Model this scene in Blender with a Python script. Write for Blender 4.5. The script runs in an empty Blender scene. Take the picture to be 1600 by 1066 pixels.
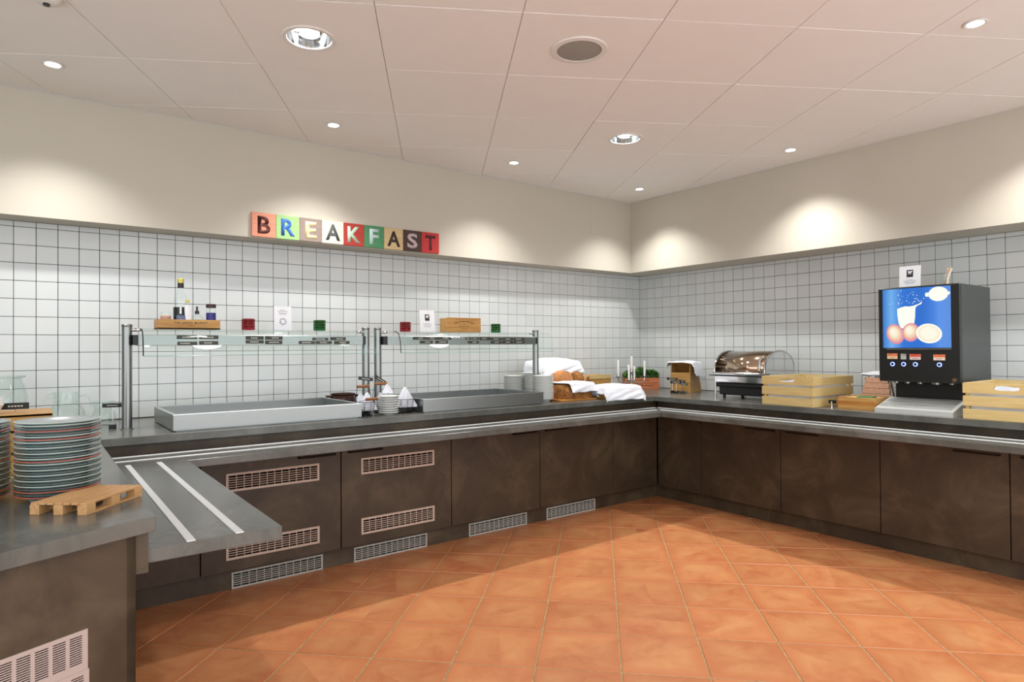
import bpy, bmesh, math, random
from mathutils import Vector, Matrix
random.seed(7)
S = bpy.context.scene
COL = S.collection
PI = math.pi

# ------------------------------------------------------------------ camera
CAM = Vector((-5.0226, -4.4563, 1.26))
YAW, PITCH, ROLL, FPX = 0.6468, 0.0105, -0.0070, 995.28
fw = Vector((math.sin(YAW)*math.cos(PITCH), math.cos(YAW)*math.cos(PITCH), math.sin(PITCH)))
rt = Vector((math.cos(YAW), -math.sin(YAW), 0.0))
up = rt.cross(fw)
rt2 = rt*math.cos(ROLL) + up*math.sin(ROLL)
up2 = -rt*math.sin(ROLL) + up*math.cos(ROLL)
cd = bpy.data.cameras.new('camera')
cam = bpy.data.objects.new('camera', cd)
COL.objects.link(cam)
m = Matrix((rt2, up2, -fw)).transposed().to_4x4()
m.translation = CAM
cam.matrix_world = m
cd.sensor_width = 36.0
cd.lens = FPX/1600*36.0
cd.clip_start = 0.05
S.camera = cam

def in_view(p, mx=80):
    d = Vector(p) - CAM
    z = d.dot(fw)
    if z < 0.2:
        return False
    x = 800 + FPX*d.dot(rt2)/z
    y = 533 - FPX*d.dot(up2)/z
    return -mx < x < 1600+mx and -mx < y < 1066+mx

# ------------------------------------------------------------------ world, exposure
W = bpy.data.worlds.new('world')
S.world = W
W.use_nodes = True
bg = W.node_tree.nodes['Background']
bg.inputs[0].default_value = (0.95, 0.98, 1.0, 1)
bg.inputs[1].default_value = 1.7
S.view_settings.view_transform = 'Standard'
S.view_settings.look = 'None'
S.view_settings.gamma = 1.0
S.view_settings.use_curve_mapping = False
S.view_settings.exposure = 0.38
S.cycles.use_denoising = True
S.cycles.max_bounces = 10
S.cycles.transparent_max_bounces = 24
S.cycles.sample_clamp_indirect = 6.0
S.cycles.caustics_reflective = False
S.cycles.caustics_refractive = False

SPOT_W, DOWN_W = 58.0, 24.0
ZC = 2.665        # ceiling height
WT = 0.848        # worktop height
TR = 0.760        # tray rail height

# ------------------------------------------------------------------ materials
def lin(c):
    return tuple(((v/255)/12.92 if v/255 <= 0.04045 else ((v/255+0.055)/1.055)**2.4) for v in c) + (1,)

def new_mat(name):
    mt = bpy.data.materials.new(name)
    mt.use_nodes = True
    nt = mt.node_tree
    return mt, nt, nt.nodes['Principled BSDF']

def mat(name, rgb, rough=0.5, metal=0.0, spec=0.5, noise=0.0, nscale=30.0, bump=0.0, stretch=None, coat=0.0,
        rgb2=None, sheen=0.0):
    mt, nt, b = new_mat(name)
    c = lin(rgb)
    b.inputs['Roughness'].default_value = rough
    b.inputs['Metallic'].default_value = metal
    b.inputs['Specular IOR Level'].default_value = spec
    b.inputs['Coat Weight'].default_value = coat
    b.inputs['Coat Roughness'].default_value = 0.08
    if sheen:
        b.inputs['Sheen Weight'].default_value = sheen
    if noise or rgb2 or bump:
        tc = nt.nodes.new('ShaderNodeTexCoord')
        mp = nt.nodes.new('ShaderNodeMapping')
        nt.links.new(tc.outputs['Object'], mp.inputs[0])
        if stretch:
            mp.inputs['Scale'].default_value = stretch
        n = nt.nodes.new('ShaderNodeTexNoise')
        n.inputs['Scale'].default_value = nscale
        n.inputs['Detail'].default_value = 6
        nt.links.new(mp.outputs[0], n.inputs['Vector'])
        r = nt.nodes.new('ShaderNodeValToRGB')
        r.color_ramp.elements[0].position = 0.3
        r.color_ramp.elements[1].position = 0.72
        if rgb2:
            a, d = lin(rgb2), c
        else:
            a = tuple(v*(1-noise) for v in c[:3]) + (1,)
            d = tuple(min(1, v*(1+noise)) for v in c[:3]) + (1,)
        r.color_ramp.elements[0].color = a
        r.color_ramp.elements[1].color = d
        nt.links.new(n.outputs['Fac'], r.inputs[0])
        nt.links.new(r.outputs[0], b.inputs['Base Color'])
        if bump:
            bp = nt.nodes.new('ShaderNodeBump')
            bp.inputs['Strength'].default_value = bump
            bp.inputs['Distance'].default_value = 0.002
            nt.links.new(n.outputs['Fac'], bp.inputs['Height'])
            nt.links.new(bp.outputs[0], b.inputs['Normal'])
    else:
        b.inputs['Base Color'].default_value = c
    return mt

def emit(name, rgb, strength):
    mt, nt, b = new_mat(name)
    b.inputs['Base Color'].default_value = (0.02, 0.02, 0.02, 1)
    b.inputs['Emission Color'].default_value = lin(rgb)
    b.inputs['Emission Strength'].default_value = strength
    return mt

def glass(name, rgb=(252, 255, 254), refl=1.0, rough=0.02):
    """thin clear glass: tinted see-through with fresnel gloss"""
    mt, nt, b = new_mat(name)
    nt.nodes.remove(b)
    out = nt.nodes['Material Output']
    t = nt.nodes.new('ShaderNodeBsdfTransparent')
    t.inputs[0].default_value = lin(rgb)
    g = nt.nodes.new('ShaderNodeBsdfGlossy')
    g.inputs['Roughness'].default_value = rough
    f = nt.nodes.new('ShaderNodeLayerWeight')
    f.inputs['Blend'].default_value = 0.5
    pw = nt.nodes.new('ShaderNodeMath'); pw.operation = 'POWER'; pw.inputs[1].default_value = 4.0
    nt.links.new(f.outputs['Facing'], pw.inputs[0])
    mu = nt.nodes.new('ShaderNodeMath'); mu.operation = 'MULTIPLY_ADD'
    mu.inputs[1].default_value = 0.55*refl
    mu.inputs[2].default_value = 0.035*refl
    mx = nt.nodes.new('ShaderNodeMixShader')
    nt.links.new(pw.outputs[0], mu.inputs[0])
    nt.links.new(mu.outputs[0], mx.inputs[0])
    nt.links.new(t.outputs[0], mx.inputs[1])
    nt.links.new(g.outputs[0], mx.inputs[2])
    nt.links.new(mx.outputs[0], out.inputs[0])
    return mt

def cell_random(nt, pitch, angle=0.0, origin=(0, 0, 0)):
    """a random value per tile from its place on the wall or floor"""
    g = nt.nodes.new('ShaderNodeNewGeometry')
    s0 = nt.nodes.new('ShaderNodeVectorMath'); s0.operation = 'SUBTRACT'
    s0.inputs[1].default_value = origin
    nt.links.new(g.outputs['Position'], s0.inputs[0])
    ro = nt.nodes.new('ShaderNodeVectorRotate'); ro.rotation_type = 'Z_AXIS'
    ro.inputs['Angle'].default_value = angle
    nt.links.new(s0.outputs[0], ro.inputs['Vector'])
    sc = nt.nodes.new('ShaderNodeVectorMath'); sc.operation = 'SCALE'
    sc.inputs['Scale'].default_value = 1.0/pitch
    nt.links.new(ro.outputs[0], sc.inputs[0])
    fl = nt.nodes.new('ShaderNodeVectorMath'); fl.operation = 'FLOOR'
    nt.links.new(sc.outputs[0], fl.inputs[0])
    wn = nt.nodes.new('ShaderNodeTexWhiteNoise'); wn.noise_dimensions = '3D'
    nt.links.new(fl.outputs[0], wn.inputs['Vector'])
    return g, wn

def tile_mat(origin):
    mt, nt, b = new_mat('white_glazed_tile')
    g, wn = cell_random(nt, 0.1, 0.0, origin)
    r = nt.nodes.new('ShaderNodeValToRGB')
    r.color_ramp.elements[0].color = lin((203, 208, 208))
    r.color_ramp.elements[1].color = lin((210, 214, 214))
    nt.links.new(wn.outputs['Value'], r.inputs[0])
    nt.links.new(r.outputs[0], b.inputs['Base Color'])
    b.inputs['Roughness'].default_value = 0.16
    n = nt.nodes.new('ShaderNodeTexNoise'); n.inputs['Scale'].default_value = 14
    nt.links.new(g.outputs['Position'], n.inputs['Vector'])
    bp = nt.nodes.new('ShaderNodeBump'); bp.inputs['Strength'].default_value = 0.12; bp.inputs['Distance'].default_value = 0.004
    nt.links.new(n.outputs['Fac'], bp.inputs['Height']); nt.links.new(bp.outputs[0], b.inputs['Normal'])
    return mt

FT = 0.3347                                     # floor tile pitch
FANG = 0.7809
FO = Vector((CAM.x + (-1.82556+5.02256)*0.9379, CAM.y + (-0.84311+4.45626)*0.9379, 0))
FU = Vector((math.cos(FANG), -math.sin(FANG), 0))
FV = Vector((-math.sin(FANG), -math.cos(FANG), 0))

def floor_mat():
    mt, nt, b = new_mat('terracotta_tile')
    g, wn = cell_random(nt, FT, FANG, FO)
    n = nt.nodes.new('ShaderNodeTexNoise'); n.inputs['Scale'].default_value = 5.5; n.inputs['Detail'].default_value = 7
    n.inputs['Roughness'].default_value = 0.62; n.inputs['Distortion'].default_value = 0.4
    ad = nt.nodes.new('ShaderNodeVectorMath'); ad.operation = 'MULTIPLY_ADD'
    ad.inputs[1].default_value = (9, 9, 9)
    nt.links.new(wn.outputs['Color'], ad.inputs[0]); nt.links.new(g.outputs['Position'], ad.inputs[2])
    nt.links.new(ad.outputs[0], n.inputs['Vector'])
    r = nt.nodes.new('ShaderNodeValToRGB')
    e = r.color_ramp.elements
    e[0].position = 0.3; e[0].color = lin((182, 106, 66))
    e[1].position = 0.72; e[1].color = lin((206, 147, 98))
    k = e.new(0.5); k.color = lin((197, 131, 84))
    nt.links.new(n.outputs['Fac'], r.inputs[0])
    fr_ = [l.from_node for l in nt.links if l.to_node.type == 'VECT_MATH' and l.to_node.operation == 'FLOOR'][0]
    fc = nt.nodes.new('ShaderNodeVectorMath'); fc.operation = 'FRACTION'
    nt.links.new(fr_.outputs[0], fc.inputs[0])
    sx = nt.nodes.new('ShaderNodeSeparateXYZ'); nt.links.new(fc.outputs[0], sx.inputs[0])
    def edge(sock):
        a_ = nt.nodes.new('ShaderNodeMath'); a_.operation = 'SUBTRACT'; a_.inputs[1].default_value = 0.5; nt.links.new(sock, a_.inputs[0])
        c_ = nt.nodes.new('ShaderNodeMath'); c_.operation = 'ABSOLUTE'; nt.links.new(a_.outputs[0], c_.inputs[0])
        return c_.outputs[0]
    mxn = nt.nodes.new('ShaderNodeMath'); mxn.operation = 'MAXIMUM'
    nt.links.new(edge(sx.outputs['X']), mxn.inputs[0]); nt.links.new(edge(sx.outputs['Y']), mxn.inputs[1])
    wb_ = nt.nodes.new('ShaderNodeMath'); wb_.operation = 'MULTIPLY_ADD'; wb_.inputs[1].default_value = 0.35; nt.links.new(n.outputs['Fac'], wb_.inputs[0])
    nt.links.new(mxn.outputs[0], wb_.inputs[2])
    er = nt.nodes.new('ShaderNodeMapRange'); er.inputs['From Min'].default_value = 0.50; er.inputs['From Max'].default_value = 0.72; er.inputs['To Max'].default_value = 0.75
    nt.links.new(wb_.outputs[0], er.inputs[0])
    em = nt.nodes.new('ShaderNodeMixRGB'); em.inputs[2].default_value = lin((190, 108, 66))
    nt.links.new(er.outputs[0], em.inputs[0]); nt.links.new(r.outputs[0], em.inputs[1])
    hs = nt.nodes.new('ShaderNodeHueSaturation')
    mr = nt.nodes.new('ShaderNodeMapRange'); mr.inputs['To Min'].default_value = 0.93; mr.inputs['To Max'].default_value = 1.06
    nt.links.new(wn.outputs['Value'], mr.inputs[0]); nt.links.new(mr.outputs[0], hs.inputs['Value'])
    nt.links.new(em.outputs[0], hs.inputs['Color']); nt.links.new(hs.outputs[0], b.inputs['Base Color'])
    b.inputs['Roughness'].default_value = 0.36
    bp = nt.nodes.new('ShaderNodeBump'); bp.inputs['Strength'].default_value = 0.1; bp.inputs['Distance'].default_value = 0.004
    nt.links.new(n.outputs['Fac'], bp.inputs['Height']); nt.links.new(bp.outputs[0], b.inputs['Normal'])
    return mt

def concrete_mat(name, cols, rough, scale=3.2, spec=0.5):
    mt, nt, b = new_mat(name)
    g = nt.nodes.new('ShaderNodeNewGeometry')
    n = nt.nodes.new('ShaderNodeTexNoise'); n.inputs['Scale'].default_value = scale; n.inputs['Detail'].default_value = 9
    n.inputs['Roughness'].default_value = 0.66; n.inputs['Distortion'].default_value = 0.6
    nt.links.new(g.outputs['Position'], n.inputs['Vector'])
    r = nt.nodes.new('ShaderNodeValToRGB')
    e = r.color_ramp.elements
    e[0].position = 0.32; e[0].color = lin(cols[0])
    e[1].position = 0.70; e[1].color = lin(cols[2])
    k = e.new(0.5); k.color = lin(cols[1])
    nt.links.new(n.outputs['Fac'], r.inputs[0]); nt.links.new(r.outputs[0], b.inputs['Base Color'])
    b.inputs['Roughness'].default_value = rough
    b.inputs['Specular IOR Level'].default_value = spec
    n2 = nt.nodes.new('ShaderNodeTexNoise'); n2.inputs['Scale'].default_value = 90
    nt.links.new(g.outputs['Position'], n2.inputs['Vector'])
    bp = nt.nodes.new('ShaderNodeBump'); bp.inputs['Strength'].default_value = 0.06; bp.inputs['Distance'].default_value = 0.002
    nt.links.new(n2.outputs['Fac'], bp.inputs['Height']); nt.links.new(bp.outputs[0], b.inputs['Normal'])
    return mt

M = {}
M['tile'] = tile_mat((0.0, 0.05, 0.051))
M['tile_right'] = tile_mat((0.05, 0.0, 0.051))
M['grout'] = mat('dark_grout', (58, 58, 58), 0.9)
M['floor'] = floor_mat()
M['floor_grout'] = mat('tan_grout', (168, 140, 98), 0.9, noise=0.25, nscale=40)
M['paint'] = mat('cream_paint', (193, 188, 175), 0.85, noise=0.015, nscale=3)
M['ceiling'] = mat('ceiling_panel_white', (236, 235, 232), 0.9, noise=0.012, nscale=6)
M['tbar'] = mat('ceiling_grid_metal', (196, 195, 190), 0.6)
M['lam'] = concrete_mat('concrete_laminate', [(52, 40, 26), (65, 52, 37), (90, 76, 57)], 0.5)
M['top'] = concrete_mat('worktop_laminate', [(76, 76, 71), (91, 91, 86), (112, 112, 107)], 0.22)
M['steel'] = mat('brushed_steel', (150, 153, 152), 0.32, 1.0, noise=0.05, nscale=8, stretch=(2, 60, 60))
M['chrome'] = mat('chrome', (215, 215, 215), 0.08, 1.0)
M['plate_steel'] = mat('hot_plate_steel', (190, 194, 194), 0.22, 1.0)
M['chrome_soft'] = mat('polished_rim_steel', (222, 224, 224), 0.22, 1.0)
M['darksteel'] = mat('dark_metal', (30, 30, 30), 0.4, 0.6)
M['strip'] = mat('aluminium_strip', (226, 229, 231), 0.35, 0.3)
M['vent'] = mat('vent_beige_metal', (198, 178, 164), 0.5)
M['vent_grey'] = mat('vent_grey_metal', (178, 178, 172), 0.5)
M['vent_pink'] = mat('vent_pale_plate', (182, 166, 160), 0.55)
M['black'] = mat('black_plastic', (18, 20, 19), 0.35)
M['glass'] = glass('clear_glass')
M['glass_shelf'] = glass('green_tint_glass', (252, 255, 254), 0.5)
M['glass_red'] = glass('red_glass', (214, 98, 122), 1.4)
M['glass_green'] = glass('green_glass', (112, 186, 130), 1.4)
M['white_ceramic'] = mat('white_ceramic', (232, 234, 232), 0.18)
M['grey_ceramic'] = mat('grey_blue_ceramic', (170, 182, 186), 0.2)
M['rim_red'] = mat('orange_red_glaze', (186, 92, 70), 0.25)
M['rim_green'] = mat('dark_green_glaze', (66, 88, 82), 0.25)
M['rim_grey'] = mat('pale_green_glaze', (176, 192, 182), 0.25)
M['pine'] = mat('pale_pine', (214, 190, 132), 0.55, rgb2=(196, 168, 110), nscale=6, stretch=(1, 14, 14))
M['pallet'] = mat('beech_pallet', (206, 164, 112), 0.55, rgb2=(186, 140, 90), nscale=7, stretch=(1, 14, 14))
M['oak'] = mat('honey_wood', (204, 160, 92), 0.5, rgb2=(168, 120, 60), nscale=5, stretch=(1, 16, 16))
M['acacia'] = mat('striped_wood', (196, 138, 66), 0.45, rgb2=(150, 92, 38), nscale=7, stretch=(0.6, 30, 30))
M['pinkwood'] = mat('pinkish_wood', (214, 172, 140), 0.55, rgb2=(190, 140, 110), nscale=6, stretch=(14, 1, 14))
M['brownwood'] = mat('brown_side_wood', (136, 96, 70), 0.6, rgb2=(108, 72, 54), nscale=6, stretch=(1, 14, 14))
M['terracotta'] = mat('terracotta_box', (208, 130, 84), 0.6, rgb2=(184, 106, 66), nscale=12, stretch=(1, 6, 6))
M['cloth'] = mat('white_linen', (226, 230, 238), 0.9, noise=0.02, nscale=20, sheen=0.2, bump=0.2)
M['leaf'] = mat('herb_leaf', (96, 148, 62), 0.5, rgb2=(52, 100, 36), nscale=30)
M['soil'] = mat('soil', (50, 36, 26), 0.95, noise=0.3, nscale=80)
M['crust'] = mat('seeded_bread_crust', (176, 116, 46), 0.8, rgb2=(84, 50, 22), nscale=55, bump=0.6)
M['crumb'] = mat('bread_crumb', (206, 150, 96), 0.9, rgb2=(190, 124, 76), nscale=40, bump=0.3)
M['brownpot'] = mat('brown_glazed_pot', (58, 28, 22), 0.15)
M['paper'] = mat('white_paper', (228, 231, 236), 0.7)
M['ink'] = mat('black_ink', (24, 24, 26), 0.6)
M['grey_ink'] = mat('grey_ink', (150, 150, 154), 0.7)
M['brown_ink'] = mat('burnt_ink', (40, 22, 10), 0.7)
M['white_ink'] = mat('white_ink', (215, 214, 205), 0.6)
M['tag'] = mat('black_tag', (20, 21, 20), 0.4)
M['slate'] = mat('label_card', (44, 40, 34), 0.45)
M['candle'] = mat('white_candle_wax', (236, 236, 232), 0.5)
M['wire'] = mat('black_wire', (16, 16, 18), 0.4, 0.4)
M['amber'] = mat('wood_grip', (150, 98, 54), 0.5, rgb2=(118, 66, 34), nscale=20, stretch=(1, 8, 8))
M['gold'] = mat('gold_foil', (196, 186, 96), 0.35, 0.5)
M['blue'] = mat('deep_blue_label', (34, 36, 112), 0.4)
M['maroon'] = mat('dark_maroon_lid', (48, 16, 28), 0.4)
M['blueglass'] = mat('blue_grey_label', (92, 104, 142), 0.4)
M['pinkbox'] = mat('pink_salt', (206, 158, 136), 0.7)
M['speaker'] = mat('speaker_mesh', (150, 148, 142), 0.8, noise=0.1, nscale=300)
M['white_metal'] = mat('white_metal', (222, 221, 216), 0.5)
M['lens'] = emit('spot_lens', (255, 250, 240), 14.0)
M['bulb'] = emit('tube_bulb', (250, 252, 255), 9.0)
M['glow'] = emit('glow_oval_white', (255, 252, 246), 3.0)  # emissive white of the ovals under the gantry bridges
M['led'] = emit('blue_led', (128, 150, 255), 2.6)
M['milk'] = emit('lit_white_print', (246, 250, 236), 0.78)
M['tray_steel'] = mat('drip_tray_steel', (206, 210, 208), 0.35, 0.35)
M['lid_glass'] = mat('bronze_mirror_lid', (190, 170, 150), 0.1, 1.0)

def blue_screen():
    mt, nt, b = new_mat('lit_blue_screen')
    tc = nt.nodes.new('ShaderNodeTexCoord')
    sp = nt.nodes.new('ShaderNodeSeparateXYZ')
    nt.links.new(tc.outputs['Generated'], sp.inputs[0])
    r = nt.nodes.new('ShaderNodeValToRGB')
    e = r.color_ramp.elements
    e[0].position = 0.0; e[0].color = lin((38, 110, 190))
    e[1].position = 1.0; e[1].color = lin((50, 120, 200))
    for pos, c in ((0.14, (110, 176, 235)), (0.32, (40, 112, 205)), (0.62, (44, 108, 200)), (0.84, (62, 130, 220))):
        k = e.new(pos); k.color = lin(c)
    nt.links.new(sp.outputs['Y'], r.inputs[0])
    b.inputs['Base Color'].default_value = (0.01, 0.03, 0.1, 1)
    b.inputs['Roughness'].default_value = 0.15
    nt.links.new(r.outputs[0], b.inputs['Emission Color'])
    b.inputs['Emission Strength'].default_value = 0.72
    return mt
M['screen'] = blue_screen()

# ------------------------------------------------------------------ mesh helpers
class MB:
    def __init__(s):
        s.v, s.f = [], []
    def add(s, vs, fs):
        o = len(s.v)
        s.v += [tuple(p) for p in vs]
        s.f += [tuple(i+o for i in f) for f in fs]
        return s
    def box(s, x0, x1, y0, y1, z0, z1, mtx=None):
        vs = [Vector((x, y, z)) for z in (z0, z1) for y in (y0, y1) for x in (x0, x1)]
        if mtx is not None:
            vs = [mtx @ v for v in vs]
        return s.add(vs, [(0, 2, 3, 1), (4, 5, 7, 6), (0, 1, 5, 4), (1, 3, 7, 5), (3, 2, 6, 7), (2, 0, 4, 6)])
    def prism(s, poly, z0, z1, mtx=None):
        n = len(poly)
        vs = [Vector((x, y, z0)) for x, y in poly] + [Vector((x, y, z1)) for x, y in poly]
        if mtx is not None:
            vs = [mtx @ v for v in vs]
        a = sum(poly[i][0]*poly[(i+1) % n][1]-poly[(i+1) % n][0]*poly[i][1] for i in range(n))
        fs = [tuple(range(n))[::-1], tuple(range(n, 2*n))] + [(i, (i+1) % n, n+(i+1) % n, n+i) for i in range(n)]
        if a < 0:
            fs = [f[::-1] for f in fs]
        return s.add(vs, fs)
    def lathe(s, prof, n=32, mtx=None, cap0=False, cap1=False):
        vs, fs = [], []
        for r, z in prof:
            for k in range(n):
                a = 2*PI*k/n
                vs.append(Vector((r*math.cos(a), r*math.sin(a), z)))
        for i in range(len(prof)-1):
            for k in range(n):
                k2 = (k+1) % n
                fs.append((i*n+k, i*n+k2, (i+1)*n+k2, (i+1)*n+k))
        if cap0:
            fs.append(tuple(range(n))[::-1])
        if cap1:
            o = (len(prof)-1)*n
            fs.append(tuple(range(o, o+n)))
        if mtx is not None:
            vs = [mtx @ v for v in vs]
        return s.add(vs, fs)
    def cyl(s, p0, p1, r0, r1=None, n=16, cap=True):
        p0, p1 = Vector(p0), Vector(p1)
        r1 = r0 if r1 is None else r1
        d = p1-p0
        q = d.to_track_quat('Z', 'Y').to_matrix().to_4x4()
        q.translation = p0
        return s.lathe([(r0, 0), (r1, d.length)], n, q, cap, cap)
    def tube(s, pts, r, n=8, closed=False):
        pts = [Vector(p) for p in pts]
        N = len(pts)
        vs, fs = [], []
        prev = None
        for i, p in enumerate(pts):
            if closed:
                t = pts[(i+1) % N]-pts[i-1]
            else:
                t = pts[min(i+1, N-1)]-pts[max(i-1, 0)]
            t.normalize()
            if prev is None:
                a = Vector((0, 0, 1)) if abs(t.z) < 0.9 else Vector((1, 0, 0))
                u = t.cross(a).normalized()
            else:
                u = (prev - t*prev.dot(t)).normalized()
            prev = u
            w = t.cross(u)
            rr = r[i] if isinstance(r, (list, tuple)) else r
            for k in range(n):
                g = 2*PI*k/n
                vs.append(p + (u*math.cos(g)+w*math.sin(g))*rr)
        for i in range(N if closed else N-1):
            j = (i+1) % N
            for k in range(n):
                k2 = (k+1) % n
                fs.append((i*n+k, i*n+k2, j*n+k2, j*n+k))
        if not closed:
            fs.append(tuple(range(n))[::-1])
            fs.append(tuple(range((N-1)*n, N*n)))
        return s.add(vs, fs)
    def sphere(s, c, r, n=16, sz=1.0):
        prof = [(max(1e-4, r*math.sin(PI*i/10)), -r*math.cos(PI*i/10)*sz) for i in range(11)]
        return s.lathe(prof, n, Matrix.Translation(Vector(c)))
    def mesh(s, name, bevel=0.0, smooth=False, segs=1):
        me = bpy.data.meshes.new(name)
        me.from_pydata(s.v, [], s.f)
        bm = bmesh.new(); bm.from_mesh(me)
        if smooth:
            bmesh.ops.remove_doubles(bm, verts=bm.verts, dist=1e-6)
        if bevel:
            ed = [e for e in bm.edges if len(e.link_faces) == 2 and e.calc_face_angle(0) > 0.5]
            bmesh.ops.bevel(bm, geom=ed, offset=bevel, offset_type='OFFSET', segments=segs, profile=0.5, affect='EDGES')
        bmesh.ops.recalc_face_normals(bm, faces=bm.faces)
        bm.to_mesh(me); bm.free()
        if smooth:
            for p in me.polygons:
                p.use_smooth = True
            try:
                me.set_sharp_from_angle(angle=math.radians(38))
            except Exception:
                pass
        return me

def obj(name, me, mt, parent=None, loc=None, rz=None, bevel=0.0, smooth=False):
    if isinstance(me, MB):
        me = me.mesh(name, bevel, smooth)
    o = bpy.data.objects.new(name, me)
    if mt is not None and not me.materials:
        me.materials.append(M[mt] if isinstance(mt, str) else mt)
    COL.objects.link(o)
    if parent is not None:
        o.parent = parent
    if loc is not None:
        o.location = loc
    if rz is not None:
        o.rotation_euler = (0, 0, rz)
    return o

def tag(o, label, cat, group=None):
    o['label'] = label
    o['category'] = cat
    if group:
        o['group'] = group
    return o

def thing(name, label, cat, loc=(0, 0, 0), rz=0.0, group=None):
    o = bpy.data.objects.new(name, None)
    o.empty_display_size = 0.05
    COL.objects.link(o)
    o.location = loc
    o.rotation_euler = (0, 0, rz)
    return tag(o, label, cat, group)

def struct(name, me, mt, label=None, **kw):
    o = obj(name, me, mt, **kw)
    o['kind'] = 'structure'
    if label:
        o['label'] = label
    return o

def tree_copy(o, parent=None):
    c = o.copy(); COL.objects.link(c)
    c.parent = parent
    for ch in [x for x in bpy.data.objects if x.parent is o]:
        tree_copy(ch, c)
    return c

def text_mesh(body, w=None, h=None, depth=0.0006, bold=0.0, arc=0.0, spacing=1.0):
    """flat lettering in the XZ plane, facing -Y, centred on the origin"""
    cu = bpy.data.curves.new('lettering', 'FONT')
    cu.body = body
    cu.offset = bold
    cu.extrude = 0.0
    cu.resolution_u = 3
    cu.space_character = spacing
    o = bpy.data.objects.new('lettering', cu)
    COL.objects.link(o)
    dg = bpy.context.evaluated_depsgraph_get()
    me = bpy.data.meshes.new_from_object(o.evaluated_get(dg))
    bpy.data.objects.remove(o)
    bpy.data.curves.remove(cu)
    xs = [v.co.x for v in me.vertices]; ys = [v.co.y for v in me.vertices]
    x0, x1, y0, y1 = min(xs), max(xs), min(ys), max(ys)
    sx = w/(x1-x0) if w else None
    sy = h/(y1-y0) if h else None
    sx = sx or sy; sy = sy or sx
    for v in me.vertices:
        x = (v.co.x-(x0+x1)/2)*sx; z = (v.co.y-(y0+y1)/2)*sy
        if arc:
            z -= arc*(x/((x1-x0)*sx/2))**2
        v.co = (x, 0, z)
    bm = bmesh.new(); bm.from_mesh(me)
    ext = bmesh.ops.extrude_face_region(bm, geom=bm.faces[:])
    for e in ext['geom']:
        if isinstance(e, bmesh.types.BMVert):
            e.co.y -= depth
    bmesh.ops.recalc_face_normals(bm, faces=bm.faces)
    bm.to_mesh(me); bm.free()
    return me

def stroke_marks(w, h, n, depth=0.0006, seed=1):
    """fine print too small to read in the photograph: a row of short strokes"""
    rn = random.Random(seed); b = MB(); x = -w/2
    while x < w/2:
        d = rn.uniform(0.35, 0.7)*w/n
        k = rn.uniform(0.6, 1.0)
        b.box(x, min(x+d, w/2), -depth, 0.0, -h/2*k, h/2*k)
        x += d + rn.uniform(0.25, 0.5)*w/n
    return b.mesh('lettering')

def R4(axis, ang):
    return Matrix.Rotation(ang, 4, axis)
def T4(*p):
    return Matrix.Translation(Vector(p))

# ------------------------------------------------------------------ setting: floor
fl = MB(); fl.box(-7.2, 0.1, -5.7, 0.1, -0.12, -0.0022)
floor = struct('floor', fl, 'floor_grout', 'terracotta tiled floor with tan joints')
ft = MB(); q = FT/2-0.0038
ft.box(-q, q, -q, q, -0.010, 0.0)
tile_me = ft.mesh('floor_tile', bevel=0.0022)
tile_me.materials.append(M['floor'])
rest = MB()
fa = math.atan2(FU.y, FU.x)
cells = []
for i in range(-26, 27):
    for j in range(-26, 27):
        c = FO + FU*(i+0.5)*FT + FV*(j+0.5)*FT
        if c.x > -0.55 or c.y > -0.65 or c.x < -7.0 or c.y < -5.5:
            continue
        hid = (c.x < -5.05 and c.y > -2.6)
        if hid:
            continue
        cells.append((c, in_view((c.x, c.y, 0), 60) and not (c.x < -4.95 and c.y > -3.2)))
for c, vis in cells:
    if vis:
        o = obj('floor_tile', tile_me, None, floor, (c.x, c.y, 0), fa + random.uniform(-0.004, 0.004))
        o.rotation_euler.x = random.uniform(-0.0025, 0.0025); o.rotation_euler.y = random.uniform(-0.0025, 0.0025)
    else:
        rest.box(-q, q, -q, q, -0.010, 0.0, T4(c.x, c.y, 0) @ R4('Z', fa))
ro = obj('floor_tile_field', rest, 'floor', floor); ro['kind'] = 'stuff'

# ------------------------------------------------------------------ setting: walls
wb = MB(); wb.box(-7.2, 0.12, 0.0028, 0.14, -0.1, 2.75)
wall_back = struct('wall_back', wb, 'grout', 'white square tiled wall behind the heated serving counter')
wr = MB(); wr.box(0.0028, 0.14, -5.7, 0.0028, -0.1, 2.75)
wall_right = struct('wall_right', wr, 'grout', 'white square tiled wall behind the juice dispenser')
G = 0.0014
def wall_tile(h, mt):
    t = MB(); t.box(-0.05+G, 0.05-G, 0.0, 0.008, -h/2+G, h/2-G)
    me = t.mesh('wall_tile', bevel=0.0012); me.materials.append(M[mt])
    return me
def tile_wall(parent, n0, n1, ncols, horiz):
    mname = 'tile' if horiz else 'tile_right'
    full_me, part_me = wall_tile(0.1, mname), wall_tile(0.031, mname)
    rows = [(1.951-0.1*k-0.05, full_me, 0.1) for k in range(11)] + [(1.951+0.0155, part_me, 0.031)]
    rest = MB()
    for n in range(ncols):
        for z, me, h in rows:
            a = -(n+0.5)*0.1
            if n0 <= n < n1:
                loc = (a, 0, z) if horiz else (0, a, z)
                o = obj('wall_tile', me, None, parent, loc, 0 if horiz else -PI/2)
                o.rotation_euler.x = random.uniform(-0.004, 0.004)
                o.rotation_euler.z += random.uniform(-0.004, 0.004)
            else:
                mt = T4(a, 0, z) if horiz else T4(0, a, z) @ R4('Z', -PI/2)
                mt = mt @ R4('X', random.uniform(-0.004, 0.004)) @ R4('Z', random.uniform(-0.004, 0.004))
                rest.box(-0.05+G, 0.05-G, 0.0, 0.008, -h/2+G, h/2-G, mt)
    o = obj('wall_tile_field', rest, mname, parent); o['kind'] = 'stuff'
tile_wall(wall_back, 27, 52, 72, True)
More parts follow.
